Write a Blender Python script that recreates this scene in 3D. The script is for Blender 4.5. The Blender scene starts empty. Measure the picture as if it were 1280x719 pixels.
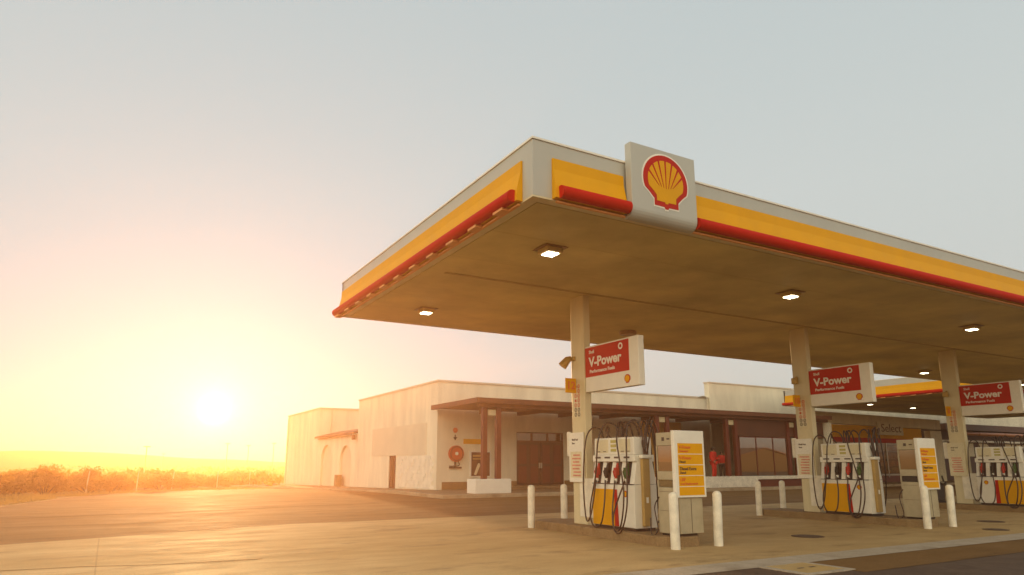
import bpy, bmesh, math, random
from mathutils import Vector, Matrix
random.seed(7)
SC = bpy.context.scene
COL = SC.collection
R = math.radians

# ------------------------------------------------------------------ camera
cam_d = bpy.data.cameras.new("camera")
cam = bpy.data.objects.new("camera", cam_d)
COL.objects.link(cam)
cam.location = (0, 0, 1.5)
cam.rotation_euler = (R(90 + 11.92), 0, R(-30.034))
cam_d.sensor_width = 36.0
cam_d.lens = 24.04
cam_d.shift_y = 0.0311
cam_d.clip_end = 4000
SC.camera = cam

# ------------------------------------------------------------------ light
SUN = Vector((0.1152, 0.9908, 0.0707)).normalized()
SUN_EL = math.asin(SUN.z)
SUN_AZ = math.atan2(SUN.x, SUN.y)
sd = bpy.data.lights.new("sun", 'SUN')
sd.energy = 4.0
sd.angle = R(1.0)
sd.color = (1.0, 0.62, 0.26)
sun = bpy.data.objects.new("sun", sd)
COL.objects.link(sun)
sun.rotation_euler = (-SUN).to_track_quat('-Z', 'Y').to_euler()

W = bpy.data.worlds.new("World")
SC.world = W
W.use_nodes = True
wt = W.node_tree
wt.nodes.clear()
def wn(t, **k):
    n = wt.nodes.new(t)
    for a, b in k.items(): setattr(n, a, b)
    return n
wout = wn('ShaderNodeOutputWorld')
bg = wn('ShaderNodeBackground')
bg.inputs['Strength'].default_value = 0.098
sky = wn('ShaderNodeTexSky', sky_type='NISHITA')
sky.sun_disc = False
sky.sun_elevation = SUN_EL
sky.sun_rotation = SUN_AZ
sky.altitude = 0
sky.air_density = 1.0
sky.dust_density = 3.0
sky.ozone_density = 1.0
hsv = wn('ShaderNodeHueSaturation')
hsv.inputs['Saturation'].default_value = 0.25
hsv.inputs['Value'].default_value = 1.0
wt.links.new(sky.outputs[0], hsv.inputs['Color'])
# pale high overcast veil of the evening sky, by height above the horizon, and the sun's aureole
tc = wn('ShaderNodeTexCoord')
sep = wn('ShaderNodeSeparateXYZ')
nrm = wn('ShaderNodeVectorMath', operation='NORMALIZE')
wt.links.new(tc.outputs['Generated'], nrm.inputs[0])
wt.links.new(nrm.outputs[0], sep.inputs[0])
ramp = wn('ShaderNodeValToRGB')
wt.links.new(sep.outputs['Z'], ramp.inputs[0])
cr = ramp.color_ramp
stops = [(0.0, (4.4, 4.15, 3.6)), (0.10, (4.15, 4.4, 4.05)), (0.22, (4.0, 4.3, 4.15)), (0.36, (3.95, 4.3, 4.2)), (0.58, (3.55, 4.0, 4.02)), (1.0, (3.3, 3.8, 4.0))]
while len(cr.elements) < len(stops): cr.elements.new(0.5)
for e, (p_, c_) in zip(cr.elements, stops):
    e.position = p_
    e.color = (c_[0] / 10, c_[1] / 10, c_[2] / 10, 1)
sc10 = wn('ShaderNodeVectorMath', operation='SCALE'); sc10.inputs['Scale'].default_value = 10
wt.links.new(ramp.outputs[0], sc10.inputs[0])
mix = wn('ShaderNodeMix', data_type='RGBA'); mix.inputs[0].default_value = 0.97
wt.links.new(hsv.outputs[0], mix.inputs[6]); wt.links.new(sc10.outputs[0], mix.inputs[7])
dot = wn('ShaderNodeVectorMath', operation='DOT_PRODUCT')
dot.inputs[1].default_value = SUN
wt.links.new(nrm.outputs[0], dot.inputs[0])
def m(op, a, b=None):
    n = wn('ShaderNodeMath', operation=op)
    for i, v in enumerate((a, b)):
        if v is None: continue
        if isinstance(v, (int, float)): n.inputs[i].default_value = v
        else: wt.links.new(v, n.inputs[i])
    return n.outputs[0]
d0 = m('MAXIMUM', dot.outputs['Value'], 0.0)
def lobe(power, col):
    v = m('POWER', d0, power)
    c = wn('ShaderNodeVectorMath', operation='SCALE')
    c.inputs[0].default_value = col
    wt.links.new(v, c.inputs['Scale'])
    return c.outputs[0]
acc = mix.outputs[2]
for pw, col in ((40, (0.25, 0.2, 0.08)), (250, (0.8, 0.7, 0.4)), (1800, (3.0, 2.6, 1.8)), (22000, (110, 95, 65))):
    a = wn('ShaderNodeVectorMath', operation='ADD')
    wt.links.new(acc, a.inputs[0]); wt.links.new(lobe(pw, col), a.inputs[1])
    acc = a.outputs[0]
# warm boost added to the unseen sky behind left, brightens the pump faces
dot2 = wn('ShaderNodeVectorMath', operation='DOT_PRODUCT')
dot2.inputs[1].default_value = (-0.78, -0.62, 0.0)
wt.links.new(nrm.outputs[0], dot2.inputs[0])
back = m('MULTIPLY', m('MAXIMUM', dot2.outputs['Value'], 0.0), m('SUBTRACT', 1.0, m('MULTIPLY', m('ABSOLUTE', sep.outputs['Z']), 0.8)))
tint = wn('ShaderNodeMix', data_type='RGBA', blend_type='MULTIPLY')
tint.inputs[7].default_value = (5.0, 4.1, 2.9, 1)
wt.links.new(back, tint.inputs[0]); wt.links.new(acc, tint.inputs[6]); acc = tint.outputs[2]
wt.links.new(acc, bg.inputs['Color'])
wt.links.new(bg.outputs[0], wout.inputs['Surface'])

SC.view_settings.view_transform = 'Standard'
SC.view_settings.look = 'None'
SC.view_settings.gamma = 1
SC.view_settings.exposure = 0.66
SC.view_settings.use_curve_mapping = False
SC.render.engine = 'CYCLES'
SC.cycles.use_denoising = True
SC.cycles.max_bounces = 6
SC.cycles.diffuse_bounces = 3
SC.cycles.glossy_bounces = 3
SC.cycles.transmission_bounces = 4
SC.cycles.volume_bounces = 0
SC.cycles.transparent_max_bounces = 12
SC.cycles.sample_clamp_indirect = 4
SC.cycles.caustics_reflective = False
SC.cycles.caustics_refractive = False

# ------------------------------------------------------------------ materials
def mat(name, col, rough=0.6, metal=0.0, var=0.12, vs=3.0, bump=0.0, bs=60.0, emit=None, es=0, spec=None, coat=0.0, streak=0.0, dirt=None):
    M = bpy.data.materials.new(name); M.use_nodes = True
    t = M.node_tree; N = t.nodes; L = t.links
    b = N['Principled BSDF']
    b.inputs['Roughness'].default_value = rough
    b.inputs['Metallic'].default_value = metal
    if spec is not None: b.inputs['Specular IOR Level'].default_value = spec
    if coat: b.inputs['Coat Weight'].default_value = coat; b.inputs['Coat Roughness'].default_value = 0.15
    tcn = N.new('ShaderNodeTexCoord')
    mp = N.new('ShaderNodeMapping')
    L.new(tcn.outputs['Object'], mp.inputs[0])
    if streak: mp.inputs['Scale'].default_value = (1, 1, 1.0 / streak)
    n1 = N.new('ShaderNodeTexNoise'); n1.inputs['Scale'].default_value = vs; n1.inputs['Detail'].default_value = 6; n1.inputs['Roughness'].default_value = 0.6
    L.new(mp.outputs[0], n1.inputs['Vector'])
    r = N.new('ShaderNodeValToRGB')
    dk = dirt or tuple(c * (1 - var) for c in col)
    lt = tuple(min(1, c * (1 + var * 0.6)) for c in col)
    r.color_ramp.elements[0].position = 0.3; r.color_ramp.elements[0].color = (*dk, 1)
    r.color_ramp.elements[1].position = 0.65; r.color_ramp.elements[1].color = (*lt, 1)
    L.new(n1.outputs['Fac'], r.inputs[0])
    L.new(r.outputs[0], b.inputs['Base Color'])
    rr = N.new('ShaderNodeMapRange'); rr.inputs['To Min'].default_value = max(0.02, rough - 0.1); rr.inputs['To Max'].default_value = min(1, rough + 0.1)
    L.new(n1.outputs['Fac'], rr.inputs[0]); L.new(rr.outputs[0], b.inputs['Roughness'])
    if bump:
        n2 = N.new('ShaderNodeTexNoise'); n2.inputs['Scale'].default_value = bs; n2.inputs['Detail'].default_value = 4
        L.new(tcn.outputs['Object'], n2.inputs['Vector'])
        bp = N.new('ShaderNodeBump'); bp.inputs['Strength'].default_value = bump; bp.inputs['Distance'].default_value = 0.02
        L.new(n2.outputs['Fac'], bp.inputs['Height']); L.new(bp.outputs[0], b.inputs['Normal'])
    if emit:
        b.inputs['Emission Color'].default_value = (*emit, 1); b.inputs['Emission Strength'].default_value = es
    return M

def ground_mat(name, c1, c2, c3, rough, s1=0.25, s2=2.2, bump=0.25, joints=None, spec=0.5, stretch=(1, 1, 1)):
    """c1 base, c2 large pale patches, c3 dark stains; joints=(sx, sy) saw cut spacing in metres"""
    M = bpy.data.materials.new(name); M.use_nodes = True
    t = M.node_tree; N = t.nodes; L = t.links
    b = N['Principled BSDF']; b.inputs['Specular IOR Level'].default_value = spec
    tcn = N.new('ShaderNodeTexCoord')
    mp = N.new('ShaderNodeMapping'); mp.inputs['Scale'].default_value = stretch
    L.new(tcn.outputs['Object'], mp.inputs[0])
    def noise(s, d=6, ro=0.6, vec=None):
        n = N.new('ShaderNodeTexNoise'); n.inputs['Scale'].default_value = s; n.inputs['Detail'].default_value = d; n.inputs['Roughness'].default_value = ro
        L.new(vec or mp.outputs[0], n.inputs['Vector']); return n.outputs['Fac']
    def rng(v, a, c, lo=0, hi=1):
        n = N.new('ShaderNodeMapRange'); n.inputs[1].default_value = a; n.inputs[2].default_value = c; n.inputs[3].default_value = lo; n.inputs[4].default_value = hi
        L.new(v, n.inputs[0]); return n.outputs[0]
    def mixc(f, a, c):
        n = N.new('ShaderNodeMix'); n.data_type = 'RGBA'
        L.new(f, n.inputs[0])
        for i, v in ((6, a), (7, c)):
            if isinstance(v, tuple): n.inputs[i].default_value = (*v, 1)
            else: L.new(v, n.inputs[i])
        return n.outputs[2]
    big = noise(s1); med = noise(s2); fine = noise(45, 3, 0.7, tcn.outputs['Object']); st = noise(0.9, 8, 0.7)
    col = mixc(rng(big, 0.4, 0.62), c1, c2)
    col = mixc(rng(st, 0.54, 0.68, 0, 0.85), col, c3)
    col = mixc(rng(med, 0.35, 0.75, 0, 0.35), col, c3)
    mul = N.new('ShaderNodeMix'); mul.data_type = 'RGBA'; mul.blend_type = 'MULTIPLY'; mul.inputs[0].default_value = 1
    g = N.new('ShaderNodeCombineColor'); v = rng(fine, 0.3, 0.7, 0.66, 1.24)
    for i in range(3): L.new(v, g.inputs[i])
    L.new(col, mul.inputs[6]); L.new(g.outputs[0], mul.inputs[7]); col = mul.outputs[2]
    h = rng(fine, 0, 1)
    if joints:
        sp = N.new('ShaderNodeSeparateXYZ'); L.new(tcn.outputs['Object'], sp.inputs[0])
        fs = []
        for i, s in enumerate(joints):
            a = N.new('ShaderNodeMath'); a.operation = 'PINGPONG'; L.new(sp.outputs[i], a.inputs[0]); a.inputs[1].default_value = s / 2
            fs.append(rng(a.outputs[0], 0.006, 0.016, 1, 0))
        mx = N.new('ShaderNodeMath'); mx.operation = 'MAXIMUM'; L.new(fs[0], mx.inputs[0]); L.new(fs[1], mx.inputs[1])
        half = N.new('ShaderNodeMath'); half.operation = 'MULTIPLY'; L.new(mx.outputs[0], half.inputs[0]); half.inputs[1].default_value = 0.3
        col = mixc(half.outputs[0], col, tuple(c * 0.5 for c in c3))
    L.new(col, b.inputs['Base Color'])
    L.new(rng(med, 0.3, 0.7, max(.05, rough - 0.12), min(1, rough + 0.12)), b.inputs['Roughness'])
    ad = N.new('ShaderNodeMath'); L.new(h, ad.inputs[0]); L.new(med, ad.inputs[1])
    bp = N.new('ShaderNodeBump'); bp.inputs['Strength'].default_value = bump; bp.inputs['Distance'].default_value = 0.015
    L.new(ad.outputs[0], bp.inputs['Height']); L.new(bp.outputs[0], b.inputs['Normal'])
    return M

def glass_mat(name, tint=(0.05, 0.035, 0.02), refl=0.35, see=0.0, edge=1.0):
    M = bpy.data.materials.new(name); M.use_nodes = True
    t = M.node_tree; N = t.nodes; L = t.links
    N.clear()
    o = N.new('ShaderNodeOutputMaterial')
    g = N.new('ShaderNodeBsdfGlossy'); g.inputs['Roughness'].default_value = 0.015; g.inputs['Color'].default_value = (0.9, 0.85, 0.75, 1)
    d = N.new('ShaderNodeBsdfDiffuse'); d.inputs['Color'].default_value = (*tint, 1)
    tr = N.new('ShaderNodeBsdfTransparent'); tr.inputs['Color'].default_value = (0.75, 0.68, 0.58, 1)
    m1 = N.new('ShaderNodeMixShader'); m1.inputs[0].default_value = see
    L.new(d.outputs[0], m1.inputs[1]); L.new(tr.outputs[0], m1.inputs[2])
    m2 = N.new('ShaderNodeMixShader')
    lw = N.new('ShaderNodeLayerWeight'); lw.inputs[0].default_value = 0.35
    mr = N.new('ShaderNodeMapRange'); mr.inputs[3].default_value = refl; mr.inputs[4].default_value = edge
    L.new(lw.outputs['Facing'], mr.inputs[0])
    n = N.new('ShaderNodeTexNoise'); n.inputs['Scale'].default_value = 0.6
    bp = N.new('ShaderNodeBump'); bp.inputs['Strength'].default_value = 0.02; L.new(n.outputs['Fac'], bp.inputs['Height']); L.new(bp.outputs[0], g.inputs['Normal'])
    L.new(mr.outputs[0], m2.inputs[0]); L.new(m1.outputs[0], m2.inputs[1]); L.new(g.outputs[0], m2.inputs[2])
    L.new(m2.outputs[0], o.inputs['Surface'])
    return M

M = {}
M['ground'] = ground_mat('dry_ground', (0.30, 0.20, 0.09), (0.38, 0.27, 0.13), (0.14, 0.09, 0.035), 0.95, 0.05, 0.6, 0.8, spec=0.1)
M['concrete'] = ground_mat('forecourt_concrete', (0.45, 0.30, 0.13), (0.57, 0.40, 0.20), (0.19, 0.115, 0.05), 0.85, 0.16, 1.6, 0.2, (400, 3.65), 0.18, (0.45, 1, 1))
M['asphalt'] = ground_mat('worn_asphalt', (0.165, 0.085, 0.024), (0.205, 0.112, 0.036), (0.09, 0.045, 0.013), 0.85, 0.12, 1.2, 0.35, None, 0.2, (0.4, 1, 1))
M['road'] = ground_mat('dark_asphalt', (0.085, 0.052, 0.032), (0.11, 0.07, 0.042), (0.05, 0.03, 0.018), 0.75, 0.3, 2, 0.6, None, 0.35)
M['gutter'] = ground_mat('gutter_concrete', (0.40, 0.33, 0.24), (0.46, 0.38, 0.29), (0.24, 0.18, 0.12), 0.7, 0.5, 3, 0.3, (0.62, 50), 0.4)
M['paving'] = ground_mat('pavement', (0.26, 0.17, 0.09), (0.30, 0.20, 0.11), (0.15, 0.10, 0.05), 0.8, 0.4, 2, 0.3, (0.6, 0.6), 0.3)
M['kerb'] = ground_mat('kerb_concrete', (0.40, 0.31, 0.2), (0.46, 0.36, 0.24), (0.24, 0.17, 0.1), 0.8, 0.5, 3, 0.3, (1.0, 50), 0.3)
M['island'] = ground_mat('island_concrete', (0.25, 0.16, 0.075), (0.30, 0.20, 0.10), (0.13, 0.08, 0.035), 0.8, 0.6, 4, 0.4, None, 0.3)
M['wall'] = mat('painted_plaster', (0.75, 0.69, 0.54), 0.8, var=0.16, vs=1.1, bump=0.2, bs=25, streak=5)
M['wall_patch'] = mat('repainted_plaster', (0.68, 0.60, 0.46), 0.8, var=0.06, vs=1.2, bump=0.1, bs=25)
M['block'] = mat('painted_block', (0.80, 0.74, 0.62), 0.8, var=0.14, vs=2.5, bump=0.5, bs=6)
M['plinth'] = mat('brown_plinth', (0.26, 0.15, 0.06), 0.7, var=0.2)
M['ochre'] = mat('inner_wall_lit_ochre', (0.80, 0.50, 0.17), 0.8, var=0.1)  # warm interior light painted into this wall's colour
M['housewall'] = mat('brown_house_wall', (0.17, 0.12, 0.06), 0.9, var=0.2)
M['coping'] = mat('coping', (0.60, 0.52, 0.40), 0.6, var=0.1)
M['woodbrown'] = mat('brown_stained_timber', (0.12, 0.036, 0.012), 0.55, var=0.3, vs=4, streak=6)
M['redbrown'] = mat('red_oxide_steel', (0.13, 0.020, 0.009), 0.38, var=0.15)
M['darkdoor'] = mat('mahogany_door', (0.085, 0.028, 0.014), 0.4, var=0.25, vs=2, streak=8)
M['fascia'] = mat('pale_grey_cladding', (0.45, 0.445, 0.40), 0.45, var=0.06, vs=1.0, streak=4)
M['white'] = mat('white_enamel', (0.80, 0.76, 0.67), 0.4, var=0.06, vs=4)
M['white_dirty'] = mat('weathered_white_paint', (0.76, 0.70, 0.58), 0.6, var=0.2, vs=4, bump=0.1, bs=30)
M['cream'] = mat('cream_steel_paint', (0.66, 0.57, 0.36), 0.5, var=0.14, vs=2, streak=5)
M['greymetal'] = mat('grey_beige_metal', (0.42, 0.36, 0.24), 0.45, var=0.12, vs=5)
M['yellow'] = mat('yellow_panel', (0.74, 0.35, 0.003), 0.55, spec=0.15, var=0.05, vs=2)
M['red'] = mat('red_panel', (0.48, 0.012, 0.008), 0.55, spec=0.15, var=0.08, vs=2)
M['redtube'] = mat('red_light_tube', (0.50, 0.012, 0.006), 0.6, var=0.06, vs=1.5, spec=0.06)
M['orange'] = mat('orange_bracket', (0.75, 0.32, 0.10), 0.5, var=0.1)
M['soffit'] = mat('soffit_sheeting', (0.62, 0.51, 0.22), 0.6, var=0.34, vs=0.4, bump=0.12, bs=4)
M['seam'] = mat('soffit_seam', (0.40, 0.29, 0.12), 0.6, var=0.2)
M['darkgap'] = mat('shadow_gap', (0.05, 0.03, 0.015), 0.8)
M['rooftop'] = mat('roof_membrane', (0.35, 0.33, 0.30), 0.9)
M['tan'] = mat('tan_hose_mast', (0.42, 0.27, 0.09), 0.5, var=0.15)
M['black'] = mat('black_rubber', (0.018, 0.013, 0.01), 0.45, var=0.2)
M['tar'] = mat('joint_tar', (0.06, 0.035, 0.015), 0.95, spec=0.0)
M['hose'] = mat('dark_hose_rubber', (0.03, 0.013, 0.008), 0.4, var=0.2)
M['nozred'] = mat('red_nozzle_cover', (0.45, 0.03, 0.02), 0.4)
M['nozgreen'] = mat('green_nozzle_cover', (0.06, 0.12, 0.03), 0.4)
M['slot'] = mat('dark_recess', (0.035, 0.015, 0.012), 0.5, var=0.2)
M['screen'] = mat('pale_lcd', (0.45, 0.40, 0.12), 0.15, var=0.1)
M['navy'] = mat('dark_print', (0.05, 0.035, 0.03), 0.5)
M['pinkprint'] = mat('faded_red_print', (0.62, 0.25, 0.18), 0.5, var=0.3, vs=9)
M['redprint'] = mat('red_print', (0.55, 0.08, 0.03), 0.5)
M['orangeprint'] = mat('orange_red_print', (0.72, 0.14, 0.02), 0.5)
M['paper'] = mat('aged_poster', (0.70, 0.62, 0.42), 0.5, var=0.08, vs=6)
M['glass'] = glass_mat('reflective_shop_glass', (0.04, 0.02, 0.01), 0.16, 0.25)
M['kioskglass'] = glass_mat('cabinet_glass', (0.11, 0.08, 0.035), 0.08, 0.0)
M['shopglass'] = glass_mat('clear_shop_glass', (0.04, 0.03, 0.02), 0.06, 0.85, 0.3)
M['led'] = mat('lit_led', (1, 1, 0.9), 0.3, emit=(1.0, 0.90, 0.62), es=7)
M['housing'] = mat('lamp_housing', (0.60, 0.46, 0.20), 0.4)
M['unlit'] = mat('unlit_lamp_lens', (0.20, 0.11, 0.05), 0.3)
M['brass'] = mat('weathered_brass', (0.40, 0.25, 0.06), 0.4, metal=0.3, var=0.2)
M['leaf'] = mat('dry_scrub_leaves', (0.11, 0.085, 0.018), 0.7, var=0.4, vs=1.2)
M['stem'] = mat('scrub_stems', (0.10, 0.065, 0.03), 0.9)
M['grass'] = mat('dry_grass', (0.30, 0.20, 0.06), 0.8, var=0.3, vs=0.5)
M['post'] = mat('weathered_post', (0.55, 0.42, 0.25), 0.8, var=0.2)
M['hill'] = mat('distant_slope', (0.11, 0.085, 0.04), 0.9, var=0.25, vs=0.03)
M['roof'] = mat('roof_tiles', (0.20, 0.10, 0.06), 0.8)
M['skin'] = mat('skin', (0.36, 0.19, 0.11), 0.55)
M['redcloth'] = mat('red_cloth', (0.65, 0.02, 0.015), 0.85, var=0.2, vs=8)
M['darkcloth'] = mat('dark_cloth', (0.05, 0.03, 0.03), 0.9)
M['hair'] = mat('dark_hair', (0.02, 0.012, 0.008), 0.7)
M['copper'] = mat('copper_coloured_awning', (0.42, 0.15, 0.05), 0.35, metal=0.4, var=0.08, vs=0.5)
M['chrome'] = mat('dull_steel', (0.5, 0.45, 0.36), 0.3, metal=0.8)
t = M['leaf'].node_tree; b = t.nodes['Principled BSDF']
src = b.inputs['Base Color'].links[0].from_socket
oi = t.nodes.new('ShaderNodeObjectInfo'); hs_ = t.nodes.new('ShaderNodeHueSaturation'); mr_ = t.nodes.new('ShaderNodeMapRange')
mr_.inputs[3].default_value = 0.45; mr_.inputs[4].default_value = 1.5
t.links.new(oi.outputs['Random'], mr_.inputs[0]); t.links.new(mr_.outputs[0], hs_.inputs['Value']); t.links.new(src, hs_.inputs['Color']); t.links.new(hs_.outputs[0], b.inputs['Base Color'])
# leaves let some light through
for k in ('leaf', 'grass'):
    t = M[k].node_tree; b = t.nodes['Principled BSDF']; o = t.nodes['Material Output']
    tl = t.nodes.new('ShaderNodeBsdfTranslucent'); tl.inputs['Color'].default_value = (0.75, 0.33, 0.02, 1) if k == 'leaf' else (0.6, 0.4, 0.12, 1)
    mx = t.nodes.new('ShaderNodeMixShader'); mx.inputs[0].default_value = 0.45
    t.links.new(b.outputs[0], mx.inputs[1]); t.links.new(tl.outputs[0], mx.inputs[2]); t.links.new(mx.outputs[0], o.inputs['Surface'])

# ------------------------------------------------------------------ builders
def tag(o, label=None, cat=None, group=None, kind=None):
    if label: o['label'] = label
    if cat: o['category'] = cat
    if group: o['group'] = group
    if kind: o['kind'] = kind
    return o

class MB:
    """collects shapes of ONE mesh; optional material names per shape"""
    def __init__(s): s.v = []; s.f = []; s.mi = []; s.sm = []; s.cur = 0; s.smooth = False
    def add(s, vs, fs):
        b = len(s.v); s.v += [tuple(v) for v in vs]
        for f in fs: s.f.append([i + b for i in f]); s.mi.append(s.cur); s.sm.append(s.smooth)
        return s
    def box(s, x0, x1, y0, y1, z0, z1):
        x0, x1 = sorted((x0, x1)); y0, y1 = sorted((y0, y1)); z0, z1 = sorted((z0, z1))
        return s.add([(x0, y0, z0), (x1, y0, z0), (x1, y1, z0), (x0, y1, z0), (x0, y0, z1), (x1, y0, z1), (x1, y1, z1), (x0, y1, z1)],
                     [(0, 3, 2, 1), (4, 5, 6, 7), (0, 1, 5, 4), (1, 2, 6, 5), (2, 3, 7, 6), (3, 0, 4, 7)])
    def prism(s, poly, a, b, axis):
        """poly: 2D outline in the two other axes (cyclic order), extruded from a to b along axis"""
        n = len(poly)
        def P(p, t):
            return {'x': (t, p[0], p[1]), 'y': (p[0], t, p[1]), 'z': (p[0], p[1], t)}[axis]
        vs = [P(p, a) for p in poly] + [P(p, b) for p in poly]
        fs = [tuple(range(n - 1, -1, -1)), tuple(range(n, 2 * n))] + [(i, (i + 1) % n, n + (i + 1) % n, n + i) for i in range(n)]
        return s.add(vs, fs)
    def tube(s, pts, r, n=8, caps=True):
        pts = [Vector(p) for p in pts]; s0 = len(s.v); old = s.smooth
        rings = []
        ref = Vector((0.31, 0.17, 0.93))
        for i, p in enumerate(pts):
            d = (pts[min(i + 1, len(pts) - 1)] - pts[max(i - 1, 0)]).normalized()
            a = d.cross(ref)
            if a.length < 0.05: a = d.cross(Vector((1, 0, 0)))
            a.normalize(); b = d.cross(a)
            rr = r[i] if isinstance(r, (list, tuple)) else r
            rings.append([p + a * math.cos(2 * math.pi * k / n) * rr + b * math.sin(2 * math.pi * k / n) * rr for k in range(n)])
        vs = [v for g in rings for v in g]
        fs = [(i * n + k, i * n + (k + 1) % n, (i + 1) * n + (k + 1) % n, (i + 1) * n + k) for i in range(len(pts) - 1) for k in range(n)]
        s.smooth = True; s.add(vs, fs); s.smooth = False
        if caps:
            e = len(pts) - 1
            s.add(rings[0], [tuple(range(n - 1, -1, -1))]); s.add(rings[e], [tuple(range(n))])
        s.smooth = old
        return s
    def lathe(s, prof, c=(0, 0, 0), n=20):
        """prof: (r, z) from the bottom up"""
        vs = [(c[0] + r * math.cos(2 * math.pi * k / n), c[1] + r * math.sin(2 * math.pi * k / n), c[2] + z) for r, z in prof for k in range(n)]
        fs = [(i * n + k, i * n + (k + 1) % n, (i + 1) * n + (k + 1) % n, (i + 1) * n + k) for i in range(len(prof) - 1) for k in range(n)]
        old = s.smooth; s.smooth = True; s.add(vs, fs); s.smooth = old
        s.add(vs[:n], [tuple(range(n - 1, -1, -1))]); s.add(vs[-n:], [tuple(range(n))])
        return s
    def build(s, name, mats, parent=None, bevel=0.0, loc=None):
        me = bpy.data.meshes.new(name)
        me.from_pydata(s.v, [], s.f)
        if not isinstance(mats, (list, tuple)): mats = [mats]
        for q in mats: me.materials.append(M[q])
        for p, i, sm in zip(me.polygons, s.mi, s.sm): p.material_index = i; p.use_smooth = sm
        if bevel:
            bm = bmesh.new(); bm.from_mesh(me)
            bmesh.ops.remove_doubles(bm, verts=bm.verts, dist=1e-5)
            es = [e for e in bm.edges if len(e.link_faces) == 2 and e.calc_face_angle(0) > 0.6]
            bmesh.ops.bevel(bm, geom=es, offset=bevel, segments=2, profile=0.5, affect='EDGES', clamp_overlap=True)
            bm.to_mesh(me); bm.free()
        me.update()
        o = bpy.data.objects.new(name, me); COL.objects.link(o)
        if parent: o.parent = parent
        if loc: o.location = loc
        return o

def empty(name, loc, label=None, cat=None, group=None, rz=0):
    o = bpy.data.objects.new(name, None); COL.objects.link(o)
    o.location = loc; o.rotation_euler = (0, 0, rz); o.empty_display_size = 0.2
    return tag(o, label, cat, group)

def copy_tree(o, parent=None):
    c = o.copy(); COL.objects.link(c); c.parent = parent
    for ch in list(o.children): copy_tree(ch, c)
    return c

def text_mesh(txt, size, mname, parent, name='lettering', loc=(0, 0, 0), rot=(R(90), 0, 0), align='LEFT', depth=0.003, bold=0.0, sx=1.0, width=None):
    """writing facing -Y by default; rot (90,0,-90) faces -X"""
    cu = bpy.data.curves.new(name, 'FONT'); cu.body = txt; cu.size = size; cu.align_x = align; cu.extrude = depth; cu.offset = bold
    cu.resolution_u = 3
    tmp = bpy.data.objects.new('tmp', cu); COL.objects.link(tmp)
    dg = bpy.context.evaluated_depsgraph_get()
    me = bpy.data.meshes.new_from_object(tmp.evaluated_get(dg))
    bpy.data.objects.remove(tmp)
    me.name = name
    if width:
        xs = [v.co.x for v in me.vertices]; w = max(xs) - min(xs)
        if w > 0:
            for v in me.vertices: v.co.x *= width / w
    me.materials.clear(); me.materials.append(M[mname])
    o = bpy.data.objects.new(name, me); COL.objects.link(o)
    o.location = loc; o.rotation_euler = rot; o.parent = parent
    return o
FX = (R(90), 0, R(-90))   # lettering that faces -X (reads towards -Y)
FY = (R(90), 0, 0)

def catmull(pts, k=8):
    P = [Vector(p) for p in pts]; P = [2 * P[0] - P[1]] + P + [2 * P[-1] - P[-2]]
    out = []
    for i in range(1, len(P) - 2):
        for j in range(k):
            t = j / k
            out.append(0.5 * ((2 * P[i]) + (P[i + 1] - P[i - 1]) * t + (2 * P[i - 1] - 5 * P[i] + 4 * P[i + 1] - P[i + 2]) * t * t + (3 * P[i] - P[i - 1] - 3 * P[i + 1] + P[i + 2]) * t ** 3))
    out.append(P[-2]); return out

# the scallop emblem: outline polygons in a unit frame (x right, y up), half width 0.5
def scallop_outline(s=1.0, lobes=True):
    pts = [(-.27, -.46), (-.05, -.465), (-.035, -.50), (.035, -.50), (.05, -.465), (.27, -.46), (.27, -.34), (.36, -.25), (.47, -.16)]
    n = 28
    for i in range(n + 1):
        a = R(-12) + (R(192) - R(-12)) * i / n
        r = 0.5
        pts.append((r * math.cos(a), r * math.sin(a) * 0.96))
    pts += [(-.47, -.16), (-.36, -.25), (-.27, -.34)]
    cx, cy = 0, -0.02
    return [((x - cx) * s + cx, (y - cy) * s + cy) for x, y in pts]

def flat_poly(mb, pts, mapf, d0, d1):
    """extrude a 2D outline along the mapping's depth; mapf(x, y, d)->3D"""
    n = len(pts)
    vs = [mapf(x, y, d0) for x, y in pts] + [mapf(x, y, d1) for x, y in pts]
    fs = [tuple(range(n)), tuple(range(2 * n - 1, n - 1, -1))] + [(i, n + i, n + (i + 1) % n, (i + 1) % n) for i in range(n)]
    mb.add(vs, fs)

def emblem(parent, mapf, size, simple=False):
    """white rim, red outline, yellow rays; mapf(x, y, d) with d outward"""
    def mp(x, y, d): return mapf(x * size, y * size, d)
    if not simple:
        a = MB(); flat_poly(a, scallop_outline(1.06), mp, 0.0, 0.004); a.build('emblem_rim', 'white', parent)
    b = MB(); flat_poly(b, scallop_outline(1.0), mp, 0.0, 0.009); b.build('emblem_outline', 'red', parent)
    y = MB()
    o = (0.0, -0.36)
    inner = 0.40
    if simple:
        flat_poly(y, scallop_outline(0.78), mp, 0.005, 0.013)
    else:
        flat_poly(y, scallop_outline(0.80), mp, 0.005, 0.013)
        rb = MB()
        for i in range(-3, 4):
            if i == 0: aa = 0
            a_ = R(90 - i * 22.5 + (0 if i else 0))
            px0, py0 = .032 * i * 1.6, -.13 + .012 * abs(i)
            ex, ey = .415 * math.cos(a_), .405 * math.sin(a_) - .0
            dx, dy = ex - px0, ey - py0; l = math.hypot(dx, dy); nx, ny = -dy / l, dx / l
            flat_poly(rb, [(px0 - nx * .004, py0 - ny * .004), (px0 + nx * .004, py0 + ny * .004), (ex + nx * .018, ey + ny * .018), (ex - nx * .018, ey - ny * .018)], mp, 0.0131, 0.016)
        rb.build('emblem_ribs', 'red', parent)
    y.build('emblem_rays', 'yellow', parent)

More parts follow.
